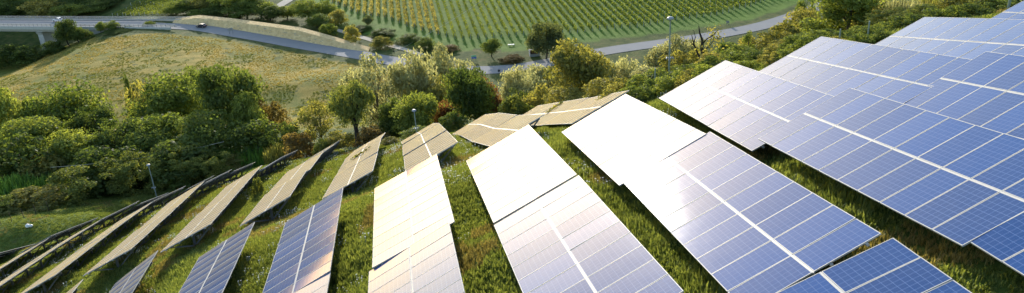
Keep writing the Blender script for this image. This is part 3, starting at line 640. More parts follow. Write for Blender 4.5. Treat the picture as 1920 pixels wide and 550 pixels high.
# front of the hedge, right behind the table ends
for px, tp, Y, wd, mt, where in ((1168, 158, 46, 44, 'olive', 'just past the sharp tan table tip'), (1205, 152, 45, 56, 'mid', 'over the brown path by the white table'), (1250, 142, 44, 60, 'dark', 'before the tall lamp post foot'), (1300, 132, 43, 60, 'mid', 'before the twisted trunk foot'), (1338, 116, 42, 48, 'dark', 'touching the cream table peak'),
        (1395, 104, 43, 50, 'mid', 'below the upright pointed shrub'), (1425, 108, 41, 46, 'dark', 'in the notch between the cream and lilac tables'), (1462, 86, 42, 54, 'olive', 'along the slanting lilac table end'), (1490, 78, 41, 44, 'dark', 'near the peak of the lilac table'), (1535, 66, 41, 50, 'mid', 'right above the lilac table peak'), (1588, 72, 40, 54, 'dark', 'above the long lilac table edge'),
        (1632, 70, 39, 46, 'dark', 'in the notch between the two lilac tables'), (1662, 50, 40, 50, 'mid', 'along the slanting end of the second lilac table'), (1700, 34, 40, 50, 'dark', 'near the peak of the second lilac table'), (1770, 20, 40, 60, 'mid', 'above the middle of the straight lilac edge'), (1830, 18, 40, 60, 'dark', 'before the upper pole'), (1870, 8, 41, 56, 'mid', 'beside the topmost table'),
        (1360, 92, 56, 60, 'mid', 'behind the cream table peak'), (1420, 74, 55, 60, 'olive', 'behind the notch of the cream and lilac tables'), (1478, 48, 56, 60, 'olive', 'under the glittering olive tree'), (1545, 34, 54, 70, 'mid', 'between the glittering olive tree and the big dark one'), (1640, 24, 52, 70, 'olive', 'beside the trunk of the big dark tree'), (1270, 108, 60, 60, 'olive', 'behind the lamp post and the twisted trunk'), (1320, 100, 62, 60, 'olive', 'just behind the twisted trunk')):
    P_('bush', mt, px, tp - 8, Y, wd * 1.35, {'mid': 'green', 'dark': 'dark green', 'olive': 'sunlit'}[mt] + ' hedge shrub ' + where, GH, 'shrub', 'shrub', sink=.4)
for px, tp, Y, wd, mt, where in ((1150, 172, 43, 50, 'olive', 'behind the brown end of the white table path'), (1188, 168, 41, 56, 'mid', 'at the end of the path beside the white table'), (1225, 158, 40, 56, 'dark', 'facing the cream table corner over the path'), (1262, 148, 39, 60, 'mid', 'along the lower slanting end of the cream table'), (1296, 138, 38, 50, 'olive', 'along the middle of the slanting cream table end'),
        (1325, 126, 37.5, 46, 'mid', 'along the upper slanting end of the cream table'), (1400, 118, 38, 44, 'mid', 'low in the notch by the cream table'), (1448, 104, 38, 44, 'olive', 'low along the slanting lilac table end'), (1478, 92, 37.5, 44, 'mid', 'higher along the slanting lilac table end'), (1512, 74, 37, 46, 'dark', 'just off the lilac table peak'),
        (1560, 76, 37, 50, 'olive', 'close to the long lilac edge'), (1610, 80, 36.5, 44, 'mid', 'close to the notch of the lilac tables'), (1650, 66, 37, 40, 'dark', 'close to the second lilac end')):
    P_('bush', mt, px, tp - 6, Y, wd * 1.25, {'mid': 'green', 'dark': 'dark green', 'olive': 'sunlit'}[mt] + ' low shrub ' + where, GH, 'shrub', 'shrub', sink=.3)
# overgrowth beyond the lower tables
GL = 'overgrown shrubs beyond the lower tables'
P_('wall', 'ivy', 268, 292, 92, 86, 'ivy draped mass at the end of the ivy wall beside the lamp post', GL, 'shrub', 'shrub', seed=0)
P_('wall', 'ivy', 335, 281, 93, 92, 'ivy draped mass with the highest yellow lit crest behind the lamp post', GL, 'shrub', 'shrub', seed=1)
P_('wall', 'ivy', 398, 290, 92, 62, 'ivy draped mass nearest the round pale bush', GL, 'shrub', 'shrub', seed=0)
P_('wall', 'ivy', 170, 314, 90, 112, 'flat fronted ivy shrub standing at the edge of the lawn', GL, 'shrub', 'shrub', seed=1)
P_('bush', 'olive', 445, 292, 95, 56, 'round pale bush behind the white table tip', GL, 'shrub', 'shrub')
P_('bush', 'olive', 78, 288, 98, 84, 'round yellowish bush above the bright reeds by the frame edge', GL, 'shrub', 'shrub')
P_('bush', 'olive', 50, 365, 86, 120, 'sprawling yellow weed clump behind the reddish fence strip', GL, 'shrub', 'shrub')
P_('bush', 'mid', 8, 372, 85, 60, 'green weed clump at the frame edge behind the fence', GL, 'shrub', 'shrub')
P_('bush', 'olive', 100, 352, 90, 80, 'sprawling weed clump beside the flat fronted ivy shrub', GL, 'shrub', 'shrub')
P_('reed', 'reed', 30, 328, 92, 80, 'bright green reeds at the frame edge under the wood', GL, 'reed', 'reeds')
P_('reed', 'reed', 85, 330, 93, 70, 'bright green reeds in front of the round yellowish bush', GL, 'reed', 'reeds')
P_('reed', 'reed', 428, 274, 97, 60, 'bright green reeds behind the round pale bush', GL, 'reed', 'reeds')
P_('reed', 'reed', 478, 270, 96, 60, 'bright green reeds above the white tipped tan table', GL, 'reed', 'reeds')
P_('reed', 'olive', 530, 268, 93, 60, 'yellowish reeds beside the brown shrub', GL, 'reed', 'reeds')
P_('reed', 'dark', 205, 292, 95, 60, 'dark reeds under the overhead cable', GL, 'reed', 'reeds')
P_('bush', 'ivy', 605, 262, 84, 36, 'ivy covered stump shrub behind the tip of the ninth table row', GL, 'shrub', 'shrub')
P_('bush', 'olive', 735, 262, 72, 34, 'small olive bush between the pointed and the crossed tan tables', GL, 'shrub', 'shrub')
P_('bush', 'mid', 780, 240, 74, 60, 'green shrub touching the thin tan sliver under the lamp post', GL, 'shrub', 'shrub')
P_('bush', 'dark', 850, 215, 76, 60, 'dark shrub in the gap between the crossed and the bent tan tables', GL, 'shrub', 'shrub')
P_('bush', 'ivy', 486, 332, 56, 20, 'small leafy shrub under the tapering tan table', GL, 'shrub', 'shrub')
# valley
P_('full', 'mid', 921, 74, 268, 40, 'round tree with a golden top beside the vineyard corner', GV)
P_('full', 'grey', 1022, 38, 262, 62, 'soft grey green willow next to the hut', GV)
P_('full', 'grey', 1040, 52, 264, 40, 'smaller grey green willow leaning on the larger one', GV)
P_('bush', 'olive', 660, 47, 292, 30, 'yellow topped bush beside the pale track', GV, 'shrub', 'shrub')
P_('bush', 'olive', 717, 68, 284, 36, 'yellow tipped bush between the track and the road', GV, 'shrub', 'shrub')
P_('bush', 'mid', 618, 44, 302, 34, 'green bush at the upper end of the pale track', GV, 'shrub', 'shrub')
P_('bush', 'olive', 634, 18, 318, 34, 'pale olive bush at the vineyard corner', GV, 'shrub', 'shrub')
P_('full', 'grey', 690, 28, 316, 22, 'slim tree at the end of the vine rows', GV)
P_('bush', 'dark', 800, 72, 280, 34, 'dark bush on the bank under the cable', GV, 'shrub', 'shrub')
P_('bush', 'brown', 840, 86, 277, 40, 'brown scrub on the bank under the vine rows', GV, 'shrub', 'shrub')
P_('bush', 'dark', 720, 56, 300, 46, 'dark scrub under the vine row ends', GV, 'shrub', 'shrub')
P_('bush', 'dark', 675, 50, 308, 40, 'dark scrub by the slim tree', GV, 'shrub', 'shrub')
P_('bush', 'dark', 765, 66, 290, 46, 'dark scrub on the bank above the pale track', GV, 'shrub', 'shrub')
P_('bush', 'brown', 960, 92, 262, 44, 'low brown scrub between the round tree and the hut', GV, 'shrub', 'shrub', H=1.6)
P_('full', 'mid', 575, 2, 326, 62, 'big bushy tree at the foot of the white gravel track', GV)
P_('full', 'mid', 540, 10, 330, 40, 'dark bushy tree beside the white gravel track', GV)
P_('full', 'dark', 595, 28, 314, 42, 'dark tree under the big bushy tree', GV)
P_('full', 'mid', 612, 4, 330, 44, 'green tree before the first vine rows', GV)
WALLT = {333: 'first tree from the bridge end in the row above the sandy wall', 362: 'second tree from the bridge end above the sandy wall, right over the dark car', 395: 'yellowish tree in the row above the sandy wall', 428: 'fourth tree from the bridge end in the row above the sandy wall', 462: 'tallest tree of the row above the sandy wall', 490: 'tree above the sandy wall next to the last one before the gravel track',
         508: 'last dark tree above the sandy wall before the gravel track', 410: 'low dark tree at the wall top under the yellowish one', 450: 'low dark tree at the wall top under the tallest one', 378: 'low green tree at the wall top behind the dark car'}
for i, (px, tp, Y, wd, mt) in enumerate([(333, 12, 345, 40, 'mid'), (362, 4, 345, 42, 'dark'), (395, -2, 346, 50, 'olive'), (428, 0, 342, 46, 'mid'), (462, -6, 340, 50, 'dark'), (490, 6, 334, 44, 'mid'), (508, 20, 328, 36, 'dark'), (410, 18, 338, 40, 'dark'), (450, 20, 334, 42, 'mid'), (378, 18, 341, 36, 'mid')]):
    P_('full', mt, px, tp - 6, Y, wd * 1.35, WALLT[px], 'trees above the sandy wall')
for i, (px, tp, Y, wd, mt) in enumerate([(8, -10, 380, 60, 'dark'), (48, -6, 384, 60, 'mid'), (82, 4, 366, 50, 'olive'), (112, -8, 388, 56, 'mid'), (150, -2, 378, 52, 'dark'), (178, 6, 372, 46, 'mid'), (205, 2, 376, 44, 'dark'), (222, -4, 390, 30, 'mid'), (25, 8, 368, 44, 'dark'), (130, 10, 366, 44, 'mid'), (60, -24, 410, 70, 'dark'), (150, -24, 412, 70, 'dark'), (205, -20, 414, 50, 'dark'), (-10, -26, 410, 60, 'dark')]):
    P_('full', mt, px, tp - 3, Y, wd * 1.4, 'pale yellowish tree standing out in the wood behind the bridge' if mt == 'olive' else 'dark green tree of the wood behind the bridge' if mt == 'dark' else 'mid green tree of the wood behind the bridge', 'trees of the wood behind the bridge')
P_('full', 'dark', 126, 38, 318, 40, 'dark tree hiding the bridge beside the pier', GV)
P_('full', 'dark', 146, 46, 316, 30, 'small dark tree hiding the bridge parapet', GV)
P_('full', 'mid', 192, 42, 322, 20, 'slim bush in front of the bridge end', GV)
P_('full', 'mid', 214, 40, 322, 26, 'pale topped bush in front of the bridge end', GV)
P_('bush', 'dark', 165, 55, 318, 30, 'low dark bush under the bridge end', GV, 'shrub', 'shrub')
P_('bush', 'mid', 286, 40, 325, 20, 'bush at the roadside where the bridge begins', GV, 'shrub', 'shrub')
P_('bush', 'dark', 232, 58, 319, 50, 'low dark shrub along the field edge by the bridge', GV, 'shrub', 'shrub')
P_('bush', 'dark', 60, 86, 314, 60, 'dark shrub in the ravine below the pier', GV, 'shrub', 'shrub')
P_('bush', 'dark', 104, 78, 312, 40, 'dark shrub in the ravine beside the pier foot', GV, 'shrub', 'shrub')
P_('bush', 'dark', 15, 84, 316, 60, 'dark shrub in the ravine at the frame edge', GV, 'shrub', 'shrub')
P_('bush', 'dark', 240, 139, 224, 12, 'tiny lone bush out in the dry field', GV, 'shrub', 'shrub')
# bare twisted trunk in the hedge
def snag():
    Y = 55; b = at(1325, 135, Y); g = float(gz(b[0], Y)); root = empty('bare_tree', (b[0], Y, g), 'bare dark tree with twisted leafless branches above the hedge', 'tree', GH)
    def q(px, py, dy=0): p = at(px, py, Y + dy); return (p[0] - b[0], p[1] - Y, p[2] - g)
    mb = MB(); mb.tube([(0, 0, -.2), q(1321, 110), q(1316, 92), q(1317, 76), q(1312, 62), q(1310, 48)], [.17, .14, .12, .09, .06, .02], 7); mb.build('trunk', BARKD, root)
    for pts, r in (([q(1320, 122), q(1308, 100, .4), q(1301, 82, .5), q(1297, 66, .4)], .10), ([q(1317, 84), q(1324, 74, -.3), q(1338, 66, -.5), q(1348, 54, -.6)], .06), ([q(1303, 88, .5), q(1296, 80, .6), q(1295, 72, .7)], .05), ([q(1318, 98), q(1332, 84, .5), q(1340, 74, .6)], .05), ([q(1301, 82, .5), q(1304, 70, .3), q(1300, 56, .2)], .045)):
        m_ = MB(); m_.tube(pts, list(np.linspace(r, r * .25, len(pts))), 5); m_.build('branch', BARKD, root)
    rng = np.random.default_rng(5); P = np.array([q(1340 + rng.normal(0, 9), 72 + rng.normal(0, 11), rng.normal(0, .5)) for _ in range(220)] + [q(1326 + rng.normal(0, 10), 104 + rng.normal(0, 12), rng.normal(0, .6)) for _ in range(200)])
    V, F = leaf_quads(P, rng.normal(0, 1, P.shape), .12, rng); me = mesh_np('foliage', V, F, [MATS['olive']]); set_tone(me, rng.uniform(0, 1, len(F))); obj('foliage', me, root)
snag()

# ------------------------------------------------------------------ vine rows
def vines(rows, step, dirv, mat_of, hgt, label_of, group, s_of, seed, dens=13):
    rng = np.random.default_rng(seed); pv = np.array([dirv[1], -dirv[0]])
    for w_ in rows:
        s0, s1 = s_of(w_)
        if s0 is None or s1 - s0 < 6: continue
        n = int((s1 - s0) * dens * (1.5 if mat_of(w_) == 'vine_y' else 1.6)); s = rng.uniform(s0, s1, n); lat = rng.normal(0, .30 if mat_of(w_) == 'vine_y' else .22, n); hz = hgt * rng.beta(2.2, 1.6, n)
        bulge = .85 + .3 * vnoise(s, s * 0 + w_ * 7, 2.2, 5); hz = .25 + hz * bulge
        xy = s[:, None] * dirv + (w_ + lat)[:, None] * pv; z = gz(xy[:, 0], xy[:, 1])
        P = np.c_[xy, z + hz]; V, F = leaf_quads(P, np.c_[rng.normal(0, 1, (n, 2)), np.full(n, .6)], .46 if mat_of(w_) == 'vine_y' else .36, rng)
        c = s0 * dirv + w_ * pv; base = np.array([c[0], c[1], float(gz(c[0], c[1]))])
        root = empty('vine_row', base, label_of(w_), 'vine row', group)
        me = mesh_np('foliage', V - base, F, [MATS[mat_of(w_)]]); set_tone(me, rng.uniform(0, 1, n)); obj('foliage', me, root)
        mb = MB()
        for sp in np.arange(s0, s1, 6.5):
            p = sp * dirv + w_ * pv; q = np.array([p[0], p[1], float(gz(p[0], p[1]))]) - base
            mb.beam(q, q + np.array([0, 0, hgt + .45]), .15)
        tag(mb.build('post', POSTM, root), kind='stuff')
ORD = 'first second third fourth fifth sixth seventh eighth ninth tenth eleventh twelfth thirteenth fourteenth fifteenth sixteenth seventeenth eighteenth nineteenth twentieth'.split()
POSTM = plain('vine_post_wood', (0.42, 0.42, 0.36), .85, 0, .2)
ang = math.radians(-7.4); dv = np.array([math.sin(ang), math.cos(ang)])
def clip_main(w_):
    pv = np.array([dv[1], -dv[0]]); s = np.arange(240, 560, 1.0); q = s[:, None] * dv + w_ * pv; ok = inside(ROWB, q[:, 0], q[:, 1])
    if not ok.any(): return None, None
    i = int(np.argmax(ok)); s0 = s[i] + 2.5; e = 330 + 135; return s0, min(e, 460)
vines(np.arange(-36, 190, 2.75), 2.75, dv, lambda w_: 'vine_y' if w_ < 14 else 'vine_g', 1.6, lambda w_: '%s yellow tinged vine row from the bushy trees by the gravel track' % ORD[int(round((w_ + 36) / 2.75))] if w_ < 14 else 'thin green vine row with pale posts in the vineyard beyond the road', 'vine rows of the large vineyard', clip_main, 31)
# the small vineyard on the slope past the bridge
SV = gp([(208, 32), (262, 31), (335, 31), (350, -16), (288, -16), (262, 2), (236, 18)], 335)
a2 = math.radians(46); dv2 = np.array([math.sin(a2), math.cos(a2)])
def clip_small(w_):
    pv = np.array([dv2[1], -dv2[0]]); s = np.arange(0, 420, 1.0); q = s[:, None] * dv2 + w_ * pv; ok = inside(SV, q[:, 0], q[:, 1])
    if not ok.any(): return None, None
    k = np.where(ok)[0]; return s[k[0]], s[k[-1]]
vines(np.arange(-420, -230, 3.4), 2.6, dv2, lambda w_: 'vine_g', 1.2, lambda w_: 'vine row of the small vineyard on the slope past the bridge', 'vine rows of the small vineyard', clip_small, 33)
# ------------------------------------------------------------------ bridge at the valley head
def v3(p): return Vector((float(p[0]), float(p[1]), float(p[2])))
def bridge():
    z0 = float(zr[0]) + .12; A = Vector((ROADC[0][0] + 3, ROADC[0][1], z0)); e = ray(-90, 43); e = e * (z0 / e[2]); B = v3(e)
    root = empty('bridge', A, 'concrete road bridge with steel railings on a pier over the dark ravine', 'bridge')
    d = (B - A); ln = d.length; ax = d.normalized(); root.rotation_euler = (0, 0, math.atan2(ax.y, ax.x))   # local x runs along the deck, +y is the near side
    def bx(name, a, b, mat): mb = MB(); mb.box(a, b); return mb.build(name, mat, root)
    bx('deck', (0, -5.6, -.5), (ln, 5.6, -.02), ASPH)
    for sgn in (-1, 1):
        y0, y1 = (5.3, 5.9) if sgn > 0 else (-5.9, -5.3)
        bx('parapet', (-14 if sgn > 0 else -12, y0, -.9), (ln, y1, .35), CONC)
        bx('girder', (12, 3.6 * sgn - .5, -2.3), (ln, 3.6 * sgn + .5, -.5), CONC)
        mb = MB()
        for x in np.arange(-16, ln, 2.0): mb.beam((x, 5.6 * sgn, .3), (x, 5.6 * sgn, 1.45), .10)
        tag(mb.build('post', STEEL, root), kind='stuff')
        for z in (.75, 1.1, 1.45): bx('handrail', (-16, 5.55 * sgn - .04, z - .06), (ln, 5.55 * sgn + .04, z + .06), ALU)
        bx('crash_barrier', (-16, 4.4 * sgn - .06, .45), (ln, 4.4 * sgn + .06, .80), ALU)
    bx('abutment', (-6, -5.2, -6), (13, 5.2, -.5), CONC)
    bx('wing_wall', (-2, 5.25, -5), (24, 5.6, -.9), CONC)
    pp = ray(70, 60); t = pp * (z0 / pp[2]); k = (v3(t) - A).dot(ax)
    for kx in (k + 6, k + 48):
        g = A + ax * kx; zg = float(gz(g.x, g.y)) - z0
        mb = MB(); mb.box((kx - 1.2, -2.6, zg - 1), (kx + 1.2, 4.2, -3.3)); pier = mb.build('pier', CONC, root)
        mb = MB(); mb.add([(kx - 1.3, -5, -2.3), (kx + 1.3, -5, -2.3), (kx + 1.3, 5, -2.3), (kx - 1.3, 5, -2.3), (kx - 1.25, -3, -3.4), (kx + 1.25, -3, -3.4), (kx + 1.25, 4.4, -3.4), (kx - 1.25, 4.4, -3.4)], [(3, 2, 1, 0), (4, 5, 6, 7), (0, 1, 5, 4), (1, 2, 6, 5), (2, 3, 7, 6), (3, 0, 4, 7)])
        c = mb.build('pier_cap', CONC, pier)
bridge()
# ------------------------------------------------------------------ sandy retaining wall behind the road
def sand_mat():
    m, t, o = nmat('sandy_wall_face'); tc = N(t, 'ShaderNodeTexCoord'); P = tc.outputs['Object']
    mp = N(t, 'ShaderNodeMapping'); mp.inputs['Scale'].default_value = (.35, .35, 2.2); L(t, P, mp.inputs[0])
    c = ramp(t, noise(t, P, .8, 6, .65), [(.3, (.62, .42, .20)), (.6, (.85, .61, .30)), (.8, (.88, .70, .40))])
    c = mixc(t, ramp(t, noise(t, mp.outputs[0], .9, 6, .7), [(.58, (0, 0, 0)), (.68, (1, 1, 1))]), c, (.26, .25, .23))
    p = bsdf(t, o, c, .95, 0, .1); b = N(t, 'ShaderNodeBump'); b.inputs['Distance'].default_value = .3; L(t, noise(t, P, 1.6, 6, .7), b.inputs['Height']); L(t, b.outputs[0], p.inputs['Normal']); return m
def sandwall():
    bot = [(322, 44.5), (345, 46.5), (368, 48), (400, 50.5), (440, 57), (500, 67), (560, 77.5), (620, 88), (690, 100)]
    top = [41.5, 38, 35.5, 38.5, 43, 51, 59, 76, 99]
    P = [ground(px, py, 215) for px, py in bot]; rows = []
    for (px, py), p, ty in zip(bot, P, top):
        h = max(.15, (at(px, ty, p[1] + 1.0) - p)[2]); rows.append((p[0], p[1], p[2], h))
    xs_ = np.array(rows); s = np.linspace(0, len(rows) - 1, 65); R = np.stack([np.interp(s, range(len(rows)), xs_[:, i]) for i in range(4)], 1)
    rg = np.random.default_rng(3); V = []; n = len(R); K = 6
    for i, (x, y, z, h) in enumerate(R):
        for k in range(K): t = k / (K - 1); V.append((x + rg.normal(0, .06), y + 2.2 * t + rg.normal(0, .08), z - .4 + (h + .4) * t))
        V.append((x, y + 5.5, z + h + .3)); V.append((x, y + 5.5, z - .5))
    F = []; W_ = K + 2
    for i in range(n - 1):
        for k in range(W_): F.append((i * W_ + k, (i + 1) * W_ + k, (i + 1) * W_ + (k + 1) % W_, i * W_ + (k + 1) % W_))
    F.append(tuple(range(W_))); F.append(tuple((n - 1) * W_ + k for k in range(W_ - 1, -1, -1)))
    tag(obj('retaining_wall', mesh_np('retaining_wall', V, F, [sand_mat()])), 'sandy stained retaining wall along the far side of the road', 'retaining wall')
sandwall()
# ------------------------------------------------------------------ vehicles
def paint(name, c): m, t, o = nmat(name); p = bsdf(t, o, c, .35, 0, .5); p.inputs['Coat Weight'].default_value = .6; p.inputs['Coat Roughness'].default_value = .12; return m
CARGL = plain('car_window_glass', (.02, .025, .03), .08, 0, .05); LAMPR = plain('red_lamp', (.35, .02, .02), .3); LAMPW = plain('clear_lamp', (.7, .7, .7), .2)
CHROME = plain('wheel_rim', (.5, .5, .52), .35, .8, .1)
def car(px, py, colour, label, flip, y0=215, zoff=.12, zfix=None):
    if zfix is None: p = ground(px, py, y0)
    else: d_ = ray(px, py); p = d_ * (zfix / d_[2])
    i = int(np.argmin(np.hypot(ROADC[:, 0] - p[0], ROADC[:, 1] - p[1]))); i = min(max(i, 1), len(ROADC) - 2); d = ROADC[i + 1] - ROADC[i - 1]
    root = empty('car', (p[0], p[1], p[2] + zoff), label, 'car'); root.rotation_euler = (0, 0, math.atan2(d[1], d[0]) + (math.pi if flip else 0))
    prof = [(-2.05, .42), (-2.08, .72), (-1.98, .95), (-1.7, 1.02), (.85, .98), (1.75, .86), (2.05, .70), (2.08, .40), (1.95, .26), (-1.95, .26)]
    def loft(name, pr, ws, mat, par):
        V = []; n = len(pr)
        for wd, sh in ws: V += [(x * sh, wd, .26 + (z - .26) * (1 if abs(wd) < .84 else .97)) for x, z in pr]
        F = [(i_ * n + k, i_ * n + (k + 1) % n, (i_ + 1) * n + (k + 1) % n, (i_ + 1) * n + k) for i_ in range(len(ws) - 1) for k in range(n)]; F += [tuple(range(n - 1, -1, -1)), tuple((len(ws) - 1) * n + k for k in range(n))]
        return obj(name, mesh_np(name, V, F, [mat]), par)
    body = loft('body', prof, [(-.88, .96), (-.80, 1), (.80, 1), (.88, .96)], colour, root)
    cab = [(-1.75, 1.0), (-1.45, 1.42), (-.6, 1.52), (.25, 1.46), (1.05, .97)]
    loft('cabin', cab, [(-.72, 1), (.72, 1)], colour, root)
    for sgn in (-1, 1):
        mb = MB(); y = .725 * sgn; q = [(-1.5, y, 1.04), (-1.32, y, 1.38), (-.6, y, 1.45), (.2, y, 1.40), (.82, y, 1.03)]; y2 = y + .012 * sgn; mb.add([(a, y2, c) for a, _, c in q], [(0, 1, 2, 3, 4) if sgn < 0 else (4, 3, 2, 1, 0)]); mb.build('side_window', CARGL, root)
        for x in (-1.3, 1.32):
            mb = MB(); mb.tube([(x, .70 * sgn, .33), (x, .90 * sgn, .33)], [.33, .33], 14); wh = mb.build('wheel', DARKM, root); mb = MB(); mb.tube([(x, .90 * sgn, .33), (x, .915 * sgn, .33)], [.2, .17], 10); mb.build('rim', CHROME, wh)
        mb = MB(); mb.box((1.93, .5 * sgn - .2, .62), (2.10, .5 * sgn + .2, .78)); mb.build('headlight', LAMPW, root)
        mb = MB(); mb.box((-2.11, .62 * sgn - .16, .72), (-1.99, .62 * sgn + .16, .92)); mb.build('tail_light', LAMPR, root)
    mb = MB(); mb.add([(1.02, -.62, 1.0), (1.02, .62, 1.0), (.30, .60, 1.45), (.30, -.60, 1.45)], [(0, 1, 2, 3)]); mb.build('windscreen', CARGL, root)
    mb = MB(); mb.add([(-1.77, -.6, 1.04), (-1.49, -.58, 1.40), (-1.49, .58, 1.40), (-1.77, .6, 1.04)], [(0, 1, 2, 3)]); mb.build('rear_window', CARGL, root)
    return root
car(378, 52, paint('car_paint_black', (.012, .014, .02)), 'dark hatchback car driving past the sandy wall', True)
car(1541, 11, paint('car_paint_white', (.75, .75, .75)), 'white car on the road beyond the big hedge tree', True)
car(109, 40.5, paint('car_paint_silver', (.62, .63, .64)), 'silver car crossing the bridge behind the railings', True, zfix=float(zr[0]) + .1)
# ------------------------------------------------------------------ lamp posts
DOME = plain('lamp_head_shell', (.30, .32, .34), .5, 0, .04)
def lamp(px, base, top, Y, label):
    b = at(px[0], base, Y); g = float(gz(b[0], Y)); t = at(px[1], top, Y + (0.0)); root = empty('lamp_post', (b[0], Y, g), label, 'lamp post', 'lamp posts beside the tables')
    H = t[2] - g; sx = (t[0] - b[0]) * .25
    mb = MB(); mb.tube([(0, 0, -.3), (sx * .4, 0, H * .5), (sx, 0, H - .12)], [.07, .055, .042], 10); mb.build('pole', POLEG, root)
    mb = MB(); n = 14; prof = [(.0, .12), (.11, .11), (.18, .07), (.22, 0), (.20, -.04), (.09, -.07), (.06, -.14)]
    V = [(sx + r * math.cos(6.2832 * k / n), r * math.sin(6.2832 * k / n), H + z) for r, z in prof for k in range(n)]
    F = [(i * n + k, i * n + (k + 1) % n, (i + 1) * n + (k + 1) % n, (i + 1) * n + k) for i in range(len(prof) - 1) for k in range(n)]
    obj('lamp_head', mesh_np('lamp_head', V, F, [DOME], smooth=True), root)
    z = H * .42; mb = MB(); mb.box((sx * .4 - .2, -.03, z - .02), (sx * .4 + .2, .03, z + .02)); arm = mb.build('crossarm', POLEG, root)
    for s_ in (-1, 1):
        mb = MB(); mb.tube([(sx * .4 + .16 * s_, -.02, z + .05), (sx * .4 + .22 * s_, -.2, z)], [.055, .045], 8); mb.build('camera_housing', DOME, root)
    mb = MB(); mb.box((sx * .4 - .07, -.12, z - .16), (sx * .4 + .07, .0, z + .02)); mb.build('junction_box', DOME, root)
lamp((293, 277), 366, 310, 86, 'thin lamp post before the ivy wall at the end of the lower rows')
lamp((781, 774), 244, 208, 71, 'lamp post behind the crossed tan tables')
lamp((1254, 1256), 150, 35, 50, 'tall lamp post standing in the hedge below the vineyard')
def post(name, px, base, top, Y, r, mat, label, cat, group=None):
    b = at(px, base, Y); g = float(gz(b[0], Y)); H = max(.5, at(px, top, Y)[2] - g); mb = MB(); mb.tube([(0, 0, -.2), (0, 0, H * .5), (0, 0, H)], [r, r, r * .9], 8)
    o = mb.build(name, mat); o.location = (b[0], Y, g); return tag(o, label, cat, group)
post('utility_pole', 1890, 20, -45, 40, .07, POLEG, 'pale pole rising out of the frame above the topmost solar table', 'pole')
post('utility_pole', 740, 110, 97, 278, .16, BARKD, 'short dark cable pole beside the road behind the pale trees', 'pole')
for px, b, t_, lab in ((1532, 116, 104, 'short grey fence post left of the lilac table corner'), (1574, 72, 55, 'grey fence post above the lilac table edge'), (1627, 66, 40, 'tall pale fence post between the two lilac table corners'), (1338, 140, 124, 'thin fence post in the hedge near the cream table corner'), (1228, 150, 128, 'fence post in the hedge by the lamp post')):
    post('fence_post', px, b, t_, 37 if px > 1400 else 42, .04, POLEG, lab, 'fence post', 'fence posts in the hedge')
for px, b, lab in ((2, 421, 'rusty fence post cut by the frame edge'), (22, 415, 'rusty fence post next to the frame edge one'), (45, 409, 'rusty fence post above the white sack'), (68, 402, 'rusty fence post right above the white sack end of the dirt strip'), (92, 396, 'rusty fence post farthest along the dirt strip')):
    p = ground(px, b, 70); mb = MB(); mb.tube([(0, 0, -.2), (0, 0, 1.15)], [.035, .03], 6); o = mb.build('fence_post', BARKD); o.location = p; tag(o, lab, 'fence post', 'fence posts beside the lawn')
# ------------------------------------------------------------------ cables
def cable(name, pts, r, mat, label):
    mb = MB(); mb.tube(pts, [r] * len(pts), 5); tag(mb.build(name, mat), label, 'cable')
def sag(a, b, s, n=14): a, b = v3(a), v3(b); return [a.lerp(b, t) - Vector((0, 0, s * 4 * t * (1 - t))) for t in np.linspace(0, 1, n)]
CABLE = plain('cable_light', (.45, .43, .34), .6, 0, .1)
cable('cable', sag(at(740, 97.5, 278), at(915, -6, 330), .8), .05, CABLE, 'pale cable climbing from the short pole across the vineyard')
cable('cable', sag(at(95, 314, 91), at(420, 266, 95), .5), .025, CABLE, 'overhead cable strung before the dark wood')
# ------------------------------------------------------------------ hut, signs and small things
def hut():
    p = ground(1002, 104.5, 230); root = empty('hut', p, 'small open fronted grey hut beside the willow and road', 'hut'); root.rotation_euler = (0, 0, .12); root.scale = (.82, .82, .8)
    RUST = plain('rusty_sheet', (.16, .085, .07), .8, 0, .4, 2); WALLW = plain('hut_wall', (.36, .37, .40), .8, 0, .1)
    def bx(n, a, b, m_): mb = MB(); mb.box(a, b); return mb.build(n, m_, root)
    bx('back_wall', (-2, 1.3, 0), (2, 1.4, 2.3), RUST); bx('front_wall', (-1.9, -1.4, 0), (2, -1.3, 1.15), WALLW); bx('floor', (-1.9, -1.3, 0), (1.9, 1.3, .06), RUST)
    for x in (-2, 1.9): bx('side_wall', (x, -1.4, 0), (x + .1, 1.3, 2.25), WALLW)
    mb = MB()
    for k in range(8): mb.box((-2.2 + .55 * k, .2 + .01 * (k % 2), 2.35 + .03 * (k % 2)), (-1.66 + .55 * k, 1.6, 2.41 + .03 * (k % 2)))
    mb.build('roof', WALLW, root)
hut()
def sign(px, base, h, w_, hh, mats, label, facing=0.0, y0=215):
    p = ground(px, base, y0); root = empty('road_sign', p, label, 'sign'); root.rotation_euler = (0, 0, facing)
    for x in (-w_ * .35, w_ * .35): mb = MB(); mb.tube([(x, 0, -.2), (x, 0, h)], [.05, .05], 6); mb.build('leg', STEEL, root)
    for i, m_ in enumerate(mats): mb = MB(); z1 = h - i * hh; mb.box((-w_ / 2, -.05, z1 - hh + .04), (w_ / 2, -.005, z1)); mb.build('sign_plate', m_, root)
GREY = plain('sign_back_grey', (.30, .30, .29), .6, .3, .1); BLUE = plain('sign_blue', (.03, .12, .45), .5, 0, .05); GREEN = plain('sign_green', (.05, .38, .18), .5, 0, .05); DARKS = plain('sign_dark', (.05, .055, .07), .6, 0, .1)
sign(434, 64.5, 2.5, 1.7, 1.1, [GREY], 'grey backed road sign on two legs below the sandy wall', .3)
sign(889, 114, 1.9, 1.7, .6, [GREEN, BLUE], 'small green and blue board on the bank before the round tree')
sign(936, 139, 1.5, .8, .8, [DARKS], 'small dark sign back at the road junction')
sign(1364, 48, 1.7, 1.1, .9, [GREY], 'pale small board at the edge of the vineyard', 0, 230)
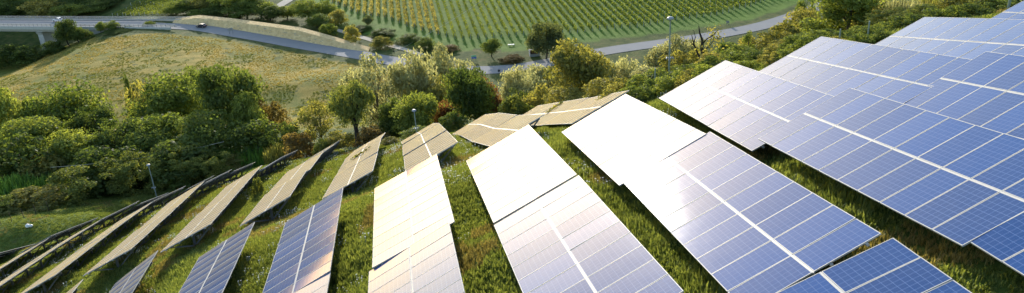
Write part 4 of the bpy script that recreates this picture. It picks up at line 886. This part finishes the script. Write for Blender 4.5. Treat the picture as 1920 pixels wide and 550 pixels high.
mb = MB(); mb.box((-1.1, -.3, .35), (1.1, .3, .5)); o = mb.build('bench', [WHITE]); o.location = ground(958.5, 86, 230); tag(o, 'white bench slab on the turf left of the willow', 'bench')
for x in (-.8, .8): mb = MB(); mb.box((x - .1, -.25, -.05), (x + .1, .25, .345)); mb.build('leg', CONC, o)
mb = MB(); mb.tube([(0, 0, 0), (0, 0, 1.0), (0, 0, 1.1)], [.12, .12, .05], 8); o = mb.build('marker_post', WHITE); o.location = ground(1123, 99, 230); tag(o, 'white marker post beside the road right of the glowing tree', 'post')
def blob(name, pts, rads, mat, label, cat, loc):
    rg = np.random.default_rng(9); V, F = [], []
    for (c, r) in zip(pts, rads):
        b = len(V); n, m_ = 10, 6
        for j in range(m_ + 1):
            for k in range(n): th, ph = math.pi * j / m_, 6.2832 * k / n; q = 1 + rg.normal(0, .05); V.append((c[0] + r[0] * q * math.sin(th) * math.cos(ph), c[1] + r[1] * q * math.sin(th) * math.sin(ph), c[2] + r[2] * q * math.cos(th)))
        F += [(b + j * n + k, b + (j + 1) * n + k, b + (j + 1) * n + (k + 1) % n, b + j * n + (k + 1) % n) for j in range(m_) for k in range(n)]
    o = obj(name, mesh_np(name, V, F, [mat], smooth=True)); o.location = loc; tag(o, label, cat)
blob('sack', [(0, 0, .2), (.32, .05, .17)], [(.27, .24, .22), (.2, .17, .17)], WHITE, 'white plastic sack lying on the lawn', 'sack', ground(53, 427, 60))
def twig(row, k, px, py, label):
    q = ROWS[row][k]; hc, r, n0, c, n = table_axes(q); d = ray(px, py); t = (np.array(q[:3]) @ n) / (d @ n); p = d * t + n * .03
    root = empty('twig', p, label, 'twig', 'twigs fallen on the tan tables'); mb = MB(); a, b = v3(-c * .75 - r * .5), v3(c * .75 + r * .55); mb.tube([a, v3(n * .05 + r * .1), b], [.02, .016, .006], 5); mb.build('stem', BARK, root)
    rg = np.random.default_rng(row); tt = rg.uniform(-.75, .75, 60)[:, None]; P = c * tt + r * (tt * .7) + rg.normal(0, .10, (60, 3)) ; P += n * (.05 - (P @ n)[:, None] + rg.uniform(0, .1, (60, 1)))
    V, F = leaf_quads(P, np.tile(n, (60, 1)), .17, rg); me = mesh_np('foliage', V, F, [MATS['olive']]); set_tone(me, rg.uniform(0, 1, 60)); obj('foliage', me, root)
twig(4, 1, 1040, 205, 'leafy twig on the tan table of the fifth row')
twig(7, 1, 678, 290, 'leafy twig on the centre rail of the eighth row tan table')
p = at(128, 516, 50); mb = MB(); mb.box((-.22, -.1, -.35), (.22, .1, .35)); o = mb.build('cable_box', plain('box_yellow', (.45, .40, .12), .6)); o.location = p; tag(o, 'yellowish cable box with a red underside strapped beneath a tan table', 'box')
mb = MB(); mb.box((-.21, -.125, -.42), (.21, .09, -.352)); mb.build('lower_cover', plain('box_red', (.5, .02, .10), .5), o)
# ------------------------------------------------------------------ grass and flowers on the hillside (points carry one of a few tufts)
def tuft(name, seed, n, h, wd, spread, mat):
    rng = np.random.default_rng(seed); V, T_ = [], []
    for _ in range(n):
        a = rng.uniform(0, 6.283); r = spread * math.sqrt(rng.uniform()); x, y = r * math.cos(a), r * math.sin(a); d = rng.uniform(0, 6.283); hh = h * rng.uniform(.5, 1); b = hh * rng.uniform(.2, .8); dx, dy = math.cos(d), math.sin(d)
        V += [(x - dy * wd, y + dx * wd, -.03), (x + dy * wd, y - dx * wd, -.03), (x + dx * b * .4 + dy * wd * .8, y + dy * b * .4 - dx * wd * .8, hh * .65), (x + dx * b * .4 - dy * wd * .8, y + dy * b * .4 + dx * wd * .8, hh * .65),
              (x + dx * b * .4 - dy * wd * .8, y + dy * b * .4 + dx * wd * .8, hh * .65), (x + dx * b * .4 + dy * wd * .8, y + dy * b * .4 - dx * wd * .8, hh * .65), (x + dx * b + dy * .003, y + dy * b, hh), (x + dx * b - dy * .003, y + dy * b, hh)]; T_ += [rng.uniform()] * 2
    V = np.array(V); me = mesh_np(name, V, np.arange(len(V)).reshape(-1, 4), [mat]); set_tone(me, np.array(T_)); return bpy.data.objects.new(name, me)
def scatter(name, pts, rz, sc, ix, protos, label):
    cl = bpy.data.collections.new(name + '_kinds')
    for i, p in enumerate(protos): p.name = '%s_%d' % (name, i); cl.objects.link(p)
    me = bpy.data.meshes.new(name); me.vertices.add(len(pts)); me.vertices.foreach_set('co', pts.astype(np.float32).ravel())
    for nm, typ, v in (('rz', 'FLOAT_VECTOR', np.c_[rz * 0, rz * 0, rz]), ('sc', 'FLOAT_VECTOR', np.c_[sc, sc, sc]), ('ix', 'INT', ix)):
        a = me.attributes.new(nm, typ, 'POINT'); a.data.foreach_set('vector' if typ == 'FLOAT_VECTOR' else 'value', v.astype(np.float32 if typ != 'INT' else np.int32).ravel())
    o = obj(name, me); g = bpy.data.node_groups.new(name, 'GeometryNodeTree')
    g.interface.new_socket('Geometry', in_out='INPUT', socket_type='NodeSocketGeometry'); g.interface.new_socket('Geometry', in_out='OUTPUT', socket_type='NodeSocketGeometry')
    gi, go = g.nodes.new('NodeGroupInput'), g.nodes.new('NodeGroupOutput'); ci = g.nodes.new('GeometryNodeCollectionInfo'); ci.inputs['Collection'].default_value = cl; ci.inputs['Separate Children'].default_value = True; ci.inputs['Reset Children'].default_value = True
    ip = g.nodes.new('GeometryNodeInstanceOnPoints'); ip.inputs['Pick Instance'].default_value = True
    g.links.new(gi.outputs[0], ip.inputs['Points']); g.links.new(ci.outputs[0], ip.inputs['Instance'])
    for nm, typ, sock in (('rz', 'FLOAT_VECTOR', 'Rotation'), ('sc', 'FLOAT_VECTOR', 'Scale'), ('ix', 'INT', 'Instance Index')):
        na = g.nodes.new('GeometryNodeInputNamedAttribute'); na.data_type = typ; na.inputs['Name'].default_value = nm; src = na.outputs['Attribute']
        if sock == 'Rotation': er = g.nodes.new('FunctionNodeEulerToRotation'); g.links.new(src, er.inputs[0]); src = er.outputs[0]
        g.links.new(src, ip.inputs[sock])
    g.links.new(ip.outputs[0], go.inputs[0]); md = o.modifiers.new('scatter', 'NODES'); md.node_group = g
    return tag(o, label, kind='stuff')
GRASSP = [tuft('tuft', 1, 18, .165, .018, .21, MATS['grass']), tuft('tuft', 2, 26, .115, .018, .25, MATS['grass']), tuft('tuft', 3, 14, .26, .015, .18, MATS['grass']), tuft('tuft', 4, 14, .22, .012, .18, MATS['drygrass'])]
def sow(n, x0, x1, y0, y1, rng):
    x, y = rng.uniform(x0, x1, n), rng.uniform(y0, y1, n); z = gz(x, y)
    d = CW.T @ np.stack([x, y, z]); px, py = 960 + FPX * d[0] / d[2], 275 + FPX * d[1] / d[2]
    k = (d[2] > 3) & (px > -260) & (px < 2180) & (py > -60) & (py < 760); return x[k], y[k], z[k]
rng = np.random.default_rng(77)
xs, ys, zs = [], [], []
for n, y0, y1 in ((110000, 8, 36), (150000, 36, 90)):
    a, b, c = sow(n, -72, 26, y0, y1, rng); xs.append(a); ys.append(b); zs.append(c)
x, y, z = map(np.concatenate, (xs, ys, zs))
bare = vnoise(x, y, 3.1, 21) * .6 + vnoise(x, y, 1.1, 22) * .4; k = bare < .95; x, y, z, bare = x[k], y[k], z[k], bare[k]
tall = vnoise(x, y, 2.4, 23); ix = np.where(bare > .69, 3, np.where(tall > .62, 2, np.where(tall > .38, 0, 1)))
sc = rng.uniform(.7, 1.3, len(x)) * (.75 + .6 * tall); sc *= np.where((x < -46) & (y > 60), .55, 1)
scatter('grass', np.c_[x, y, z], rng.uniform(0, 6.28, len(x)), sc, ix, GRASSP, 'rough green grass between the rows of tables')
FLW = plain('daisy_white', (0.8, 0.8, 0.72), .7, 0, .05)
def flower(seed):
    rg = np.random.default_rng(seed); mb = MB()
    for _ in range(5):
        c = Vector((rg.uniform(-.25, .25), rg.uniform(-.25, .25), rg.uniform(.2, .42))); r = rg.uniform(.018, .034)
        mb.add([c + Vector((r * math.cos(k * 1.047), r * math.sin(k * 1.047), .01 * (k % 2))) for k in range(6)], [(0, 1, 2, 3, 4, 5)])
        mb.beam(c - Vector((0, 0, .2)), c, .006)
    return bpy.data.objects.new('daisy', mesh_np('daisy', mb.v, mb.f, [FLW]))
x, y, z = sow(6000, -60, 8, 26, 85, rng); k = (vnoise(x, y, 2.0, 31) > .60) & ((x > -43) | (y < 60)); x, y, z = x[k], y[k], z[k]
scatter('flowers', np.c_[x, y, z], rng.uniform(0, 6.28, len(x)), rng.uniform(.7, 1.3, len(x)), rng.integers(0, 2, len(x)), [flower(1), flower(2)], 'small white flowers dotted through the grass')

# low clumps over the mown field
x, y = rng.uniform(-185, 25, 42000), rng.uniform(205, 330, 42000); k = inside(FIELD, x, y) & (vnoise(x, y, 9, 41) * .5 + vnoise(x, y, 3.2, 42) * .5 > .36); x, y = x[k], y[k]; z = gz(x, y)
gp_ = vnoise(x, y, 16, 43) * .6 + vnoise(x, y, 5, 44) * .4
scatter('field_stubble', np.c_[x, y, z], rng.uniform(0, 6.28, len(x)), rng.uniform(.6, 1.5, len(x)), np.where(gp_ > .55, 1, 0), [tuft('tuft', 5, 16, .16, .03, .22, MATS['straw']), tuft('tuft', 6, 16, .18, .03, .22, MATS['fieldweed'])], 'dry stubble and low weeds over the mown field')
